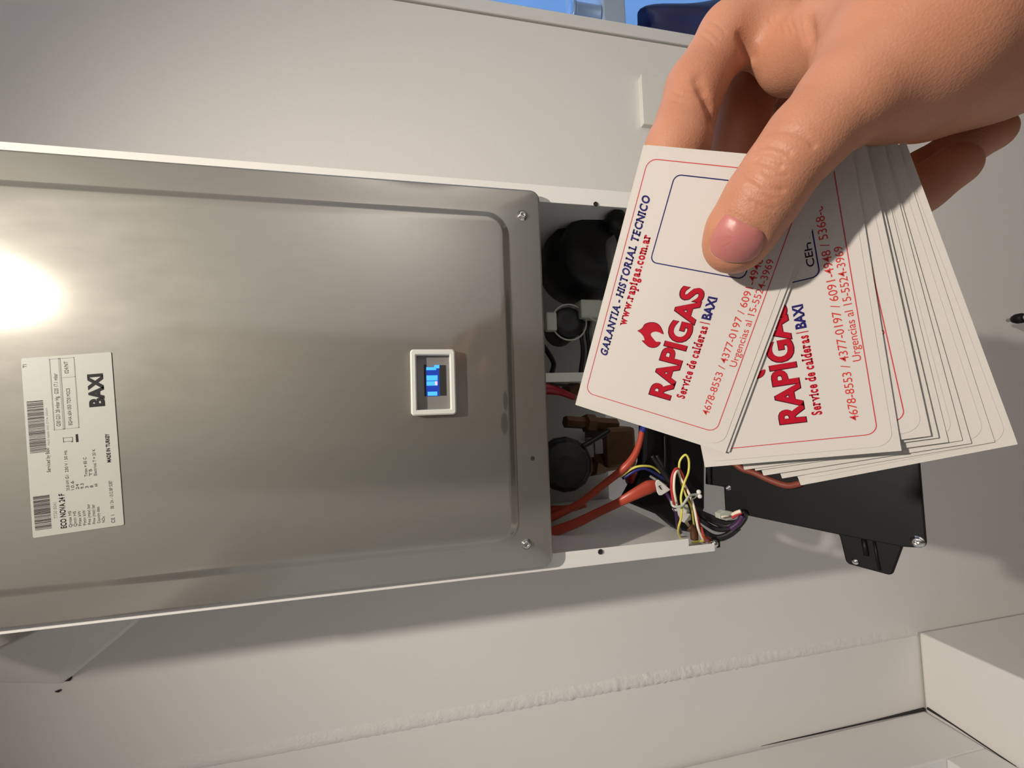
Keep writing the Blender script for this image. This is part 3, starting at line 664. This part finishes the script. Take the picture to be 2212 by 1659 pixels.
obj('box_body', bm, M['black'], cbox, bevel=0.003)
# side ear
bm = bmesh.new(); prism(bm, [cb(x, y, -0.006) for x, y in ((1806, 1150), (1813, 1158), (1826, 1212), (1832, 1219), (1920, 1243), (1929, 1240), (1952, 1178), (1940, 1165))], PN * -0.003)
obj('hinge_ear', bm, M['black'], cbox, bevel=0.0015)
a = [cb(x, y, -0.0055) for x, y in ((1866, 1165), (1872, 1200))]; tubeo('hinge_rib', a, 0.0022, M['black'], cbox)
tubeo('hinge_rib', [cb(x, y, -0.0055) for x, y in ((1888, 1168), (1900, 1232))], 0.0012, M['black'], cbox)
for px, py, r in ((1573, 1054, 0.0028), (1982, 1170, 0.0040)): screw(px, py, r, 0, cbox, axis=PN, p=cb(px, py, 0.0))
obj('rivet', lathe(bmesh.new(), [(0.003, 0), (0.0025, 0.0015), (0.001, 0.002)], cb(1848, 1213, -0.0058), PN, 14), M['chrome'], cbox, smooth=True)
tubeo('orange_lead', [cb(x, y, 0.002) for x, y in ((1585, 1000), (1603, 1013), (1630, 1022), (1660, 1036), (1700, 1049), (1730, 1044))], 0.0034, M['lead_brown'], cbox)

# box added above the boiler, out of frame, to carry its shadow up
fb = thing('light_blocker', 'unseen white box added on the boiler top to extend its shadow on the wall', 'light blocker', (0, -0.14, BZ1))
boxo('blocker_shell', (-0.2, -0.298, BZ1 + 0.001), (0.2, -0.004, 2.24), M['white'], fb, bevel=0.002)
boxo('blocker_panel', (-0.12, -0.302, BZ1 + 0.05), (0.12, -0.298, BZ1 + 0.22), M['white'], fb, bevel=0.001)

# ------------------------------------------------------------------ wall plate, tap
sp = thing('socket_plate', 'square white wall socket plate half hidden behind the index finger', 'socket', (0.551, 0, 1.03))
boxo('back_box', (0.5015, -0.009, 0.9735), (0.6005, 0.001, 1.0865), M['white_plastic'], sp, bevel=0.001)
boxo('cover', (0.5005, -0.0125, 0.9725), (0.6015, -0.009, 1.0875), M['white_plastic'], sp, bevel=0.0012)
bm = bmesh.new(); box(bm, (0.527, -0.0128, 0.990), (0.575, -0.0120, 1.0335)); obj('socket_insert', bm, M['hole'], sp)
c = at_y(2214, 686, -0.06)
tap = thing('drain_tap', 'small chrome pipe stub with dark collar low on the wall at far right edge', 'tap', (c.x, 0, c.z))
obj('tap_spindle', lathe(bmesh.new(), [(0.004, -0.03), (0.006, 0), (0.006, 0.02), (0.004, 0.022)], c, (0, -1, 0.1), 20), M['chrome'], tap, smooth=True)
obj('tap_collar', lathe(bmesh.new(), [(0.008, -0.020), (0.011, -0.014), (0.011, -0.004), (0.007, 0.0)], c, (0, -1, 0.1), 20), M['black'], tap, smooth=True)

# ------------------------------------------------------------------ service cards held in the hand
n_c = np.array([0.15908564, 0.39409746, 0.90519553]); O_c = np.array([0.03185, 0.0858, 0.12361621])
e1_c = np.array([0.98490524, 0.0, -0.17309440]); e2_c = np.array([-0.06821607, 0.91906865, -0.38814865])
CW, CH = 90.0, 53.1
def c2w(v): return RIGHT * float(v[0]) + DOWN * float(v[1]) + FWD * float(v[2])
def card_matrix(u, v, a, off, tu=0.0, tv=0.0):
    dx = e1_c * math.cos(a) + e2_c * math.sin(a); dy = -e1_c * math.sin(a) + e2_c * math.cos(a)
    C = O_c + e1_c * u + e2_c * v + n_c * off
    m = Matrix((c2w(dx), c2w(-dy), c2w(-n_c))).transposed().to_4x4(); m.translation = CAM + c2w(C)
    return m @ Matrix.Rotation(tu, 4, 'X') @ Matrix.Rotation(tv, 4, 'Y')
MM = Matrix.Scale(0.001, 4)
def cobj(name, bm, material, parent):
    bm.transform(MM); bmesh.ops.recalc_face_normals(bm, faces=bm.faces)
    me = bpy.data.meshes.new(name); bm.to_mesh(me); bm.free()
    if material is not None: me.materials.append(material)
    o = bpy.data.objects.new(name, me); COL.objects.link(o); o.parent = parent; return o
def flat(bm, pts, z): bm.faces.new([bm.verts.new((p[0], p[1], z)) for p in pts])
def make_card(label):
    t = thing('service_card', label, 'card', group='fanned service cards in the hand'); t['_card'] = 1
    bm = bmesh.new()
    prism(bm, [(0.15, 0, -0.30), (CW - 0.15, 0, -0.30), (CW, -0.15, -0.30), (CW, -CH + 0.15, -0.30), (CW - 0.15, -CH, -0.30), (0.15, -CH, -0.30), (0, -CH + 0.15, -0.30), (0, -0.15, -0.30)], (0, 0, 0.30))
    cobj('backing_sheet', bm, M['card'], t)
    bm = bmesh.new(); out = rrect(1.9, CW - 1.5, -CH + 1.6, -0.9, 4.2, 7)
    prism(bm, [(p[0], p[1], 0) for p in out], (0, 0, 0.16))
    st = cobj('sticker', bm, M['sticker'], t)
    Z = 0.19
    bm = bmesh.new(); ringband(bm, rrect(5.7, 86.3, -48.4, -2.5, 3.0), rrect(5.98, 86.02, -48.12, -2.78, 2.75), Z); cobj('border_line', bm, M['border_ink'], st)
    bm = bmesh.new(); ringband(bm, rrect(55.0, 82.6, -41.2, -12.0, 2.2), rrect(55.35, 82.25, -40.85, -12.35, 1.9), Z); cobj('code_frame', bm, M['blue_ink'], st)
    bm = bmesh.new(); serif_bm(bm, 'GARANTIA - HISTORIAL TECNICO', 20.8, -6.55, 54.2, 2.45, 0.04, 0.20, Z); cobj('heading', bm, M['blue_ink'], st)
    bm = bmesh.new(); serif_bm(bm, 'www.rapigas.com.ar', 33.0, -10.1, 30.4, 2.75, 0.04, 0.0, Z); cobj('web_address', bm, M['red_ink'], st)
    bm = bmesh.new(); text_bm(bm, 'RAPIGAS', 11.75, -31.1, 38.4, 6.6, 0.050, 0, Z); cobj('wordmark_outline', bm, M['dark_ink'], st)
    bm = bmesh.new(); text_bm(bm, 'RAPIGAS', 12.05, -31.0, 38.05, 6.4, 0.032, 0, Z + 0.03); cobj('wordmark', bm, M['red_ink'], st)
    fl = [(32.2, 14.6), (33.4, 15.8), (34.9, 16.3), (35.9, 17.9), (36.1, 19.7), (35.3, 21.3), (33.2, 22.9), (33.4, 21.7), (33.4, 20.2), (32.6, 19.1), (31.8, 19.2), (30.9, 20.3), (30.2, 21.4), (30.4, 22.8), (29.0, 22.4), (28.1, 21.2), (28.0, 19.6), (28.7, 18.1), (29.5, 16.9), (29.7, 17.7), (30.8, 17.1), (31.7, 15.9)]
    fs = spline([(x, -y, 0) for x, y in fl + fl[:1]], 4)[:-1]
    cf = Vector((32, -19.2, 0))
    bm = bmesh.new(); flat(bm, [(cf + (p - cf) * 1.05)[:2] for p in fs], Z); cobj('flame_outline', bm, M['dark_ink'], st)
    bm = bmesh.new(); flat(bm, [p[:2] for p in fs], Z + 0.03); cobj('flame_emblem', bm, M['red_ink'], st)
    bm = bmesh.new(); serif_bm(bm, 'Service de calderas', 13.7, -35.6, 25.0, 2.5, 0.038, 0, Z); flat(bm, [(39.6, -35.9), (39.9, -35.9), (39.9, -32.7), (39.6, -32.7)], Z); cobj('strapline', bm, M['red_ink'], st)
    bm = bmesh.new(); text_bm(bm, 'BAXI', 40.9, -35.5, 7.3, 2.55, 0.045, 0, Z); cobj('maker_name', bm, M['blue_ink'], st)
    bm = bmesh.new(); text_bm(bm, '4678-8553 / 4377-0197 / 6091-4948 / 5368-0060', 10.6, -44.4, 69.5, 2.15, 0.004, 0, Z); cobj('phone_numbers', bm, M['thin_red_ink'], st)
    bm = bmesh.new(); text_bm(bm, 'Urgencias al 15-5524-3969', 28.3, -47.3, 33.9, 2.0, 0.004, 0, Z); cobj('emergency_number', bm, M['thin_red_ink'], st)
    return t
def copy_card(t, label):
    r = t.copy(); COL.objects.link(r); r['label'] = label
    for ch in list(t.children):
        c = ch.copy(); COL.objects.link(c); c.parent = r
        for g in list(ch.children):
            d = g.copy(); COL.objects.link(d); d.parent = c
    return r
poses = [  # u, v, angle, depth behind the front card, label
    (-0.04497, -0.06733, 0.22585, 0.0, 'front printed service card held flat under the thumb nail'),
    (-0.04490, -0.06620, 0.22350, 0.0006, 'card just behind the front card, only its lower rim showing'),
    (-0.06337, -0.02132, -0.24727, 0.0016, 'second printed card, fanned out to the right with large red wordmark half covered'),
    (-0.06070, -0.01430, -0.29300, 0.0027, 'card below the second printed card with one red border corner showing'),
    (-0.06200, -0.01180, -0.30600, 0.0040, 'plain-edged fanned card sixth from the rear, just under the red border corner card'),
    (-0.06360, -0.00900, -0.31200, 0.0050, 'plain-edged fanned card fifth from the rear of the fan, narrow rim showing'),
    (-0.06360, -0.00560, -0.32700, 0.0056, 'plain-edged fanned card fourth from the rear of the fan'),
    (-0.06520, -0.00300, -0.34400, 0.0062, 'plain-edged fanned card third from the rear, two cards above the lowest corner'),
    (-0.06560, 0.00260, -0.36800, 0.0070, 'fanned card second from the rear, lying directly on the rearmost card'),
    (-0.06732, 0.00822, -0.39849, 0.0076, 'rearmost card of the fan, lowest corner over the black control box'),
]
base = make_card(poses[0][4])
cards = []
for i, (u, v, a, off, lab) in enumerate(poses):
    t = base if i == 0 else copy_card(base, lab)
    t.matrix_world = card_matrix(u, v, a, off); cards.append(t)
# the second printed card also carries a handwritten code in its frame
st2 = [c for c in cards[2].children if c.name.startswith('sticker')][0]
bm = bmesh.new(); text_bm(bm, 'CEHVE-1', 58.4, -40.2, 14.0, 1.9, 0.01, 0.05, 0.2); cobj('frame_caption', bm, M['black_ink'], st2)
for c in cards:
    if '_card' in c: del c['_card']

# ------------------------------------------------------------------ hand
def hp(px, py, z): return np.array([(829.5 - py) / F * z, (px - 1106.0) / F * z, z])
def smin(a, b, k):
    h = np.clip(0.5 + 0.5 * (b - a) / k, 0, 1); return b * (1 - h) + a * h - k * h * (1 - h)
def cone(P, a, b, ra, rb):
    ba = b - a; l2 = ba @ ba; t = np.clip(((P - a) @ ba) / l2, 0, 1)
    return np.linalg.norm(P - a - t[..., None] * ba, axis=-1) - (ra + (rb - ra) * t)
class Field:
    def __init__(s, lo, hi, h):
        s.h = h; s.lo = np.array(lo); n = [int((b - a) / h) + 1 for a, b in zip(lo, hi)]
        s.ax = [s.lo[i] + h * np.arange(n[i]) for i in range(3)]; s.D = np.full(n, 0.02, np.float32)
    def sub(s, lo, hi):
        return tuple(slice(max(0, int((lo[i] - s.lo[i]) / s.h)), max(0, int((hi[i] - s.lo[i]) / s.h) + 2)) for i in range(3))
    def pts(s, sl): return np.stack(np.meshgrid(*[s.ax[i][sl[i]] for i in range(3)], indexing='ij'), -1)
    def add(s, a, b, ra, rb, k, mode='u'):
        r = max(ra, rb) + 3 * k + 0.003
        sl = s.sub(np.minimum(a, b) - r, np.maximum(a, b) + r)
        if 0 in s.D[sl].shape: return
        d = cone(s.pts(sl), a, b, ra, rb)
        s.D[sl] = smin(s.D[sl], d, k) if mode == 'u' else -smin(-s.D[sl], d, k)
    def chain(s, js, k):
        for (a, ra), (b, rb) in zip(js, js[1:]): s.add(a, b, ra, rb, k)
    def merge(s, o, k): s.D = smin(s.D, o.D, k).astype(np.float32)
    def val(s, p):
        q = (p - s.lo) / s.h; i = np.clip(q.astype(int), 0, np.array(s.D.shape) - 2); f = q - i; v = 0
        for a in (0, 1):
            for b in (0, 1):
                for c in (0, 1):
                    v += s.D[i[0]+a, i[1]+b, i[2]+c] * (f[0] if a else 1-f[0]) * (f[1] if b else 1-f[1]) * (f[2] if c else 1-f[2])
        return v
    def hit(s, px, py, z0=0.075):
        d = hp(px, py, 1.0); z = z0
        for _ in range(160):
            p = d * z
            if np.any(p < s.lo) or np.any(p > s.lo + s.h * (np.array(s.D.shape) - 2)): z += 0.001; continue
            v = s.val(p)
            if v < 1e-4: return p
            z += max(v * 0.5, 1e-4)
            if z > 0.23: return None
        return p
def nets(D, lo, h):
    s = D < 0; n = np.array(D.shape)
    c = [s[a:n[0]-1+a, b:n[1]-1+b, e:n[2]-1+e] for a in (0,1) for b in (0,1) for e in (0,1)]
    cnt = sum(x.astype(int) for x in c); act = (cnt > 0) & (cnt < 8)
    idx = -np.ones(act.shape, int); I = np.argwhere(act); idx[act] = np.arange(len(I))
    acc = np.zeros((len(I), 3)); w = np.zeros(len(I)); offs = [np.array((a, b, e)) for a in (0,1) for b in (0,1) for e in (0,1)]
    for p in range(8):
        for q in range(p + 1, 8):
            if np.abs(offs[p] - offs[q]).sum() != 1: continue
            A = D[tuple((I + offs[p]).T)]; B = D[tuple((I + offs[q]).T)]; mk = (A < 0) != (B < 0)
            t = np.where(mk, A / np.where(mk, A - B, 1), 0)[:, None]
            acc += np.where(mk[:, None], offs[p] + t * (offs[q] - offs[p]), 0); w += mk
    V = lo + h * (I + acc / w[:, None])
    Fs = []
    for ax in range(3):
        o1 = np.zeros(3, int); o1[ax] = 1; u, v = [(1, 2), (2, 0), (0, 1)][ax]
        sl0 = [slice(1, n[i] - 1) for i in range(3)]; sl1 = list(sl0); sl0[ax] = slice(0, n[ax] - 1); sl1[ax] = slice(1, n[ax])
        A = s[tuple(sl0)]; B = s[tuple(sl1)]; E = np.argwhere(A != B)
        inside = A[tuple(E.T)]; base = E.copy()
        for i in range(3):
            if i != ax: base[:, i] += 1
        du = np.zeros(3, int); du[u] = 1; dv = np.zeros(3, int); dv[v] = 1
        q = [idx[tuple((base - x).T)] for x in (du * 0, du, du + dv, dv)]
        q = np.stack(q, 1); q[~inside] = q[~inside][:, ::-1]
        Fs.append(q)
    return V, np.concatenate(Fs)

H = 0.00085
lo, hi = (0.005, 0.028, 0.078), (0.235, 0.245, 0.215)
def mm(*r): return [x * 0.001 for x in r]
T = Field(lo, hi, H)
def J(px, py, z, r): return (hp(px, py, z), r * 0.001)
# thumb and its metacarpal
thumb = [J(1587, 526, 0.1200, 8.5), J(1602, 497, 0.1170, 9.0), J(1646, 428, 0.1125, 9.3), J(1690, 363, 0.1095, 9.0), J(1742, 299, 0.1072, 9.7), J(1830, 213, 0.1060, 11.6), J(1962, 108, 0.1080, 18.6), J(2170, -5, 0.1110, 25.0)]
T.chain(thumb, 0.003)
# palm and wrist
T.chain([J(1965, 112, 0.1080, 19), J(2000, 40, 0.128, 22), J(1800, -40, 0.148, 14)], 0.010)
T.chain([J(2000, 205, 0.128, 13), J(2160, 110, 0.124, 17), J(2400, -40, 0.125, 25)], 0.008)
T.chain([J(2170, 0, 0.111, 25), J(2400, -120, 0.112, 27), J(2700, -330, 0.105, 29)], 0.012)
T.chain([J(2300, -60, 0.130, 26), J(2000, 20, 0.160, 20), J(1850, 0, 0.178, 14)], 0.012)
# web between thumb and index
T.chain([J(1684, 96, 0.147, 9.6), J(1722, 118, 0.142, 10.5), J(1800, 80, 0.132, 13), J(1880, 70, 0.118, 14)], 0.007)
T.chain([J(1722, 300, 0.178, 12), J(1760, 150, 0.168, 15), J(1900, 40, 0.155, 18)], 0.006)
# index finger
IDX = Field(lo, hi, H)
IDX.chain([J(1800, -40, 0.148, 14), J(1680, 22, 0.150, 11.6), J(1572, 76, 0.151, 10.0), J(1502, 188, 0.150, 9.9), J(1462, 320, 0.149, 10.6), J(1424, 410, 0.149, 9.6)], 0.003)
T.merge(IDX, 0.008)
for js in (
    [J(1850, 0, 0.172, 13), J(1660, 90, 0.172, 11.5), J(1600, 230, 0.171, 11.5), J(1570, 400, 0.165, 10)],
    [J(1880, 20, 0.185, 12), J(1760, 160, 0.186, 11), J(1800, 420, 0.168, 9), J(1880, 480, 0.150, 8), J(1985, 412, 0.139, 7.4), J(2060, 360, 0.1335, 6.9)],
    [J(1950, 20, 0.190, 11), J(1850, 220, 0.185, 10), J(1900, 440, 0.163, 8), J(1990, 372, 0.150, 7.2), J(2070, 322, 0.1435, 6.8), J(2142, 286, 0.1390, 6.3)],
):
    f_ = Field(lo, hi, H); f_.chain(js, 0.003); T.merge(f_, 0.0014)
# flexion folds and knuckle wrinkles pressed into the surface
def crease(pts, r, k, z0=0.075):
    P = [T.hit(x, y, z0) for x, y in pts]; P = [p for p in P if p is not None]
    for a, b in zip(P, P[1:]):
        if np.linalg.norm(a - b) < 0.012: T.add(a, b, r * 0.001, r * 0.001, k * 0.001, 's')
crease([(1506, 172), (1518, 196), (1530, 225), (1537, 260), (1538, 300), (1537, 336)], 1.0, 2.2)
crease([(1600, 78), (1606, 92), (1612, 106), (1622, 124)], 1.0, 2.4)
crease([(1744, 45), (1749, 75), (1756, 105), (1763, 130)], 0.9, 2.4)
FINE = []
def fine(pts, depth, w):
    P = [T.hit(x, y) for x, y in [p[:2] for p in spline([(a, b, 0) for a, b in pts], 3)]]
    FINE.append((np.array([p for p in P if p is not None]), depth * 0.001, w * 0.001))
for c_ in (((1598, 359), (1623, 384), (1658, 404), (1690, 411)), ((1630, 321), (1655, 314), (1678, 317), (1705, 329)), ((1657, 288), (1682, 282), (1706, 283), (1736, 294), (1758, 314)),
           ((1634, 345), (1660, 354), (1686, 360))): fine(c_, 0.36, 0.75)
for c_ in (((1622, 434), (1645, 445), (1670, 453)), ((1614, 400), (1640, 420), (1672, 430)), ((1645, 334), (1668, 332), (1690, 342)), ((1650, 372), (1676, 380), (1700, 378)), ((1612, 374), (1640, 396), (1664, 400)),
           ((1676, 36), (1681, 54), (1688, 72)), ((1692, 34), (1697, 52), (1705, 74)), ((1706, 38), (1711, 56), (1718, 70)), ((1662, 40), (1668, 56), (1672, 70)), ((1726, 40), (1732, 70), (1738, 96)),
           ((1524, 60), (1540, 70), (1552, 84)), ((1514, 74), (1530, 84), (1543, 96)), ((1538, 46), (1554, 56), (1566, 70)), ((1452, 196), (1470, 204), (1488, 205)), ((1446, 212), (1464, 220), (1484, 222))): fine(c_, 0.16, 0.6)
# nail: outline in the photograph, laid on the thumb surface
NO = [(1566, 463), (1585, 468), (1605, 480), (1628, 491), (1642, 497), (1649, 508), (1649, 524), (1640, 545), (1624, 560), (1602, 566), (1577, 566), (1555, 560), (1538, 548), (1534, 530), (1539, 506), (1552, 482)]
no = [tuple(p)[:2] for p in spline([(x, y, 0) for x, y in NO + NO[:1]], 4)[:-1]]
nc = np.array([1594.0, 515.0])
rings = []
for fr in (0.0, 0.2, 0.4, 0.6, 0.78, 0.9, 1.0):
    rings.append([T.hit(*(nc + (np.array(q) - nc) * fr)) for q in (no if fr else no[:1])])
toward = lambda p, d: p * (1 - d / p[2])
crease(no[:] + no[:1], 0.35, 0.8)
print('hand field', T.D.shape)
V, Q = nets(T.D, T.lo, H)
# light smoothing of the grid
ed = np.concatenate([Q[:, [0, 1]], Q[:, [1, 2]], Q[:, [2, 3]], Q[:, [3, 0]]])
for lam in (0.5, 0.5):
    acc = np.zeros_like(V); cn = np.zeros(len(V))
    np.add.at(acc, ed[:, 0], V[ed[:, 1]]); np.add.at(acc, ed[:, 1], V[ed[:, 0]]); np.add.at(cn, ed[:, 0], 1); np.add.at(cn, ed[:, 1], 1)
    V = V * (1 - lam) + lam * acc / cn[:, None]
A3 = np.array([RIGHT[:], DOWN[:], FWD[:]])
W = np.array(CAM[:]) + V @ A3
me = bpy.data.meshes.new('hand'); me.from_pydata(W.tolist(), [], Q.tolist()); me.update()
# refine the mesh where the wrinkles run and press them in
bm = bmesh.new(); bm.from_mesh(me); bm.faces.ensure_lookup_table()
allp = np.concatenate([p for p, _, _ in FINE]); CF = V[Q].mean(1)
near = np.zeros(len(Q), bool)
for p in allp: near |= ((CF - p) ** 2).sum(1) < 0.0030 ** 2
eds = {e for i in np.flatnonzero(near) for e in bm.faces[i].edges}
bmesh.ops.subdivide_edges(bm, edges=list(eds), cuts=2, use_grid_fill=True)
bm.normal_update(); bm.verts.ensure_lookup_table()
co = (np.array([v.co[:] for v in bm.verts]) - np.array(CAM[:])) @ A3.T
dep = np.zeros(len(co))
for P, dp, w in FINE:
    best = np.full(len(co), 1.0)
    for a, b in zip(P, P[1:]):
        ba = b - a; t = np.clip(((co - a) @ ba) / max(ba @ ba, 1e-12), 0, 1); best = np.minimum(best, np.linalg.norm(co - a - t[:, None] * ba, axis=1))
    dep = np.maximum(dep, dp * np.exp(-(best / w) ** 2))
for i in np.flatnonzero(dep > 1e-6): v = bm.verts[i]; v.co = v.co - v.normal * float(dep[i])
bm.to_mesh(me); bm.free(); me.update()
def skin():
    mt = bpy.data.materials.new('skin'); mt.use_nodes = True; nt = mt.node_tree; L = nt.links; b = nt.nodes['Principled BSDF']
    tc = nt.nodes.new('ShaderNodeTexCoord')
    n1 = nt.nodes.new('ShaderNodeTexNoise'); n1.inputs['Scale'].default_value = 55; n1.inputs['Detail'].default_value = 4
    L.new(tc.outputs['Object'], n1.inputs['Vector'])
    cr = nt.nodes.new('ShaderNodeMix'); cr.data_type = 'RGBA'; cr.inputs[6].default_value = srgb(170, 112, 85); cr.inputs[7].default_value = srgb(193, 138, 109)
    L.new(n1.outputs['Fac'], cr.inputs[0]); L.new(cr.outputs[2], b.inputs['Base Color'])
    b.inputs['Roughness'].default_value = 0.52; b.inputs['Specular IOR Level'].default_value = 0.35
    b.inputs['Subsurface Weight'].default_value = 0.25; b.inputs['Subsurface Radius'].default_value = (1.0, 0.35, 0.18); b.inputs['Subsurface Scale'].default_value = 0.0025
    n2 = nt.nodes.new('ShaderNodeTexVoronoi'); n2.inputs['Scale'].default_value = 1500; L.new(tc.outputs['Object'], n2.inputs['Vector'])
    n3 = nt.nodes.new('ShaderNodeTexNoise'); n3.inputs['Scale'].default_value = 520; n3.inputs['Detail'].default_value = 5; L.new(tc.outputs['Object'], n3.inputs['Vector'])
    ad = nt.nodes.new('ShaderNodeMath'); ad.operation = 'ADD'; L.new(n2.outputs['Distance'], ad.inputs[0]); L.new(n3.outputs['Fac'], ad.inputs[1])
    bp = nt.nodes.new('ShaderNodeBump'); bp.inputs['Strength'].default_value = 0.24; bp.inputs['Distance'].default_value = 0.0003
    L.new(ad.outputs[0], bp.inputs['Height']); L.new(bp.outputs[0], b.inputs['Normal']); return mt
M['skin'] = skin()
M['nail'] = mat('finger nail', srgb(180, 110, 104), 0.40, vary=0.08, vscale=160, sss=0.2)
hand = tag(link('hand', me, M['skin'], smooth=True), 'bare right hand holding the fan of cards, thumb on top', 'person')
vs = []; faces = []
for i, rg in enumerate(rings):
    fr = (0.0, 0.2, 0.4, 0.6, 0.78, 0.9, 1.0)[i]
    lift = 0.00035 * (1 - fr ** 8) + 0.00002
    for p in rg: vs.append(tuple(CAM + c2w(toward(p, lift))))
nn = len(no)
for j in range(nn): faces.append((0, 1 + j, 1 + (j + 1) % nn))
for i in range(1, len(rings) - 1):
    for j in range(nn):
        a = 1 + (i - 1) * nn; b_ = 1 + i * nn
        faces.append((a + j, b_ + j, b_ + (j + 1) % nn, a + (j + 1) % nn))
me = bpy.data.meshes.new('thumb_nail'); me.from_pydata(vs, [], faces); me.update()
nl = link('thumb_nail', me, M['nail'], hand, smooth=True); nl['label'] = 'pink thumb nail'
# pale free edge of the nail
band = [k for k, q in enumerate(no) if q[1] > 523]
k0 = next(k for k in range(nn) if k in band and (k - 1) % nn not in band)
seq = [(k0 + t) % nn for t in range(len(band))]
vs = []; faces = []
for t, k in enumerate(seq):
    e = min(1.0, 3.0 * min(t, len(seq) - 1 - t) / len(seq) + 0.15)
    q = np.array(no[k]); 
    for fr in (1.0 - 0.07 * e, 1.0 + 0.015 * e):
        p = T.hit(*(nc + (q - nc) * fr))
        vs.append(tuple(CAM + c2w(toward(p, 0.00045 if fr < 1 else 0.00020))))
for t in range(len(seq) - 1): faces.append((2 * t, 2 * t + 1, 2 * t + 3, 2 * t + 2))
me = bpy.data.meshes.new('nail_edge'); me.from_pydata(vs, [], faces); me.update()
M['nail_edge'] = mat('nail edge', srgb(214, 176, 150), 0.4)
link('nail_edge', me, M['nail_edge'], nl, smooth=True)
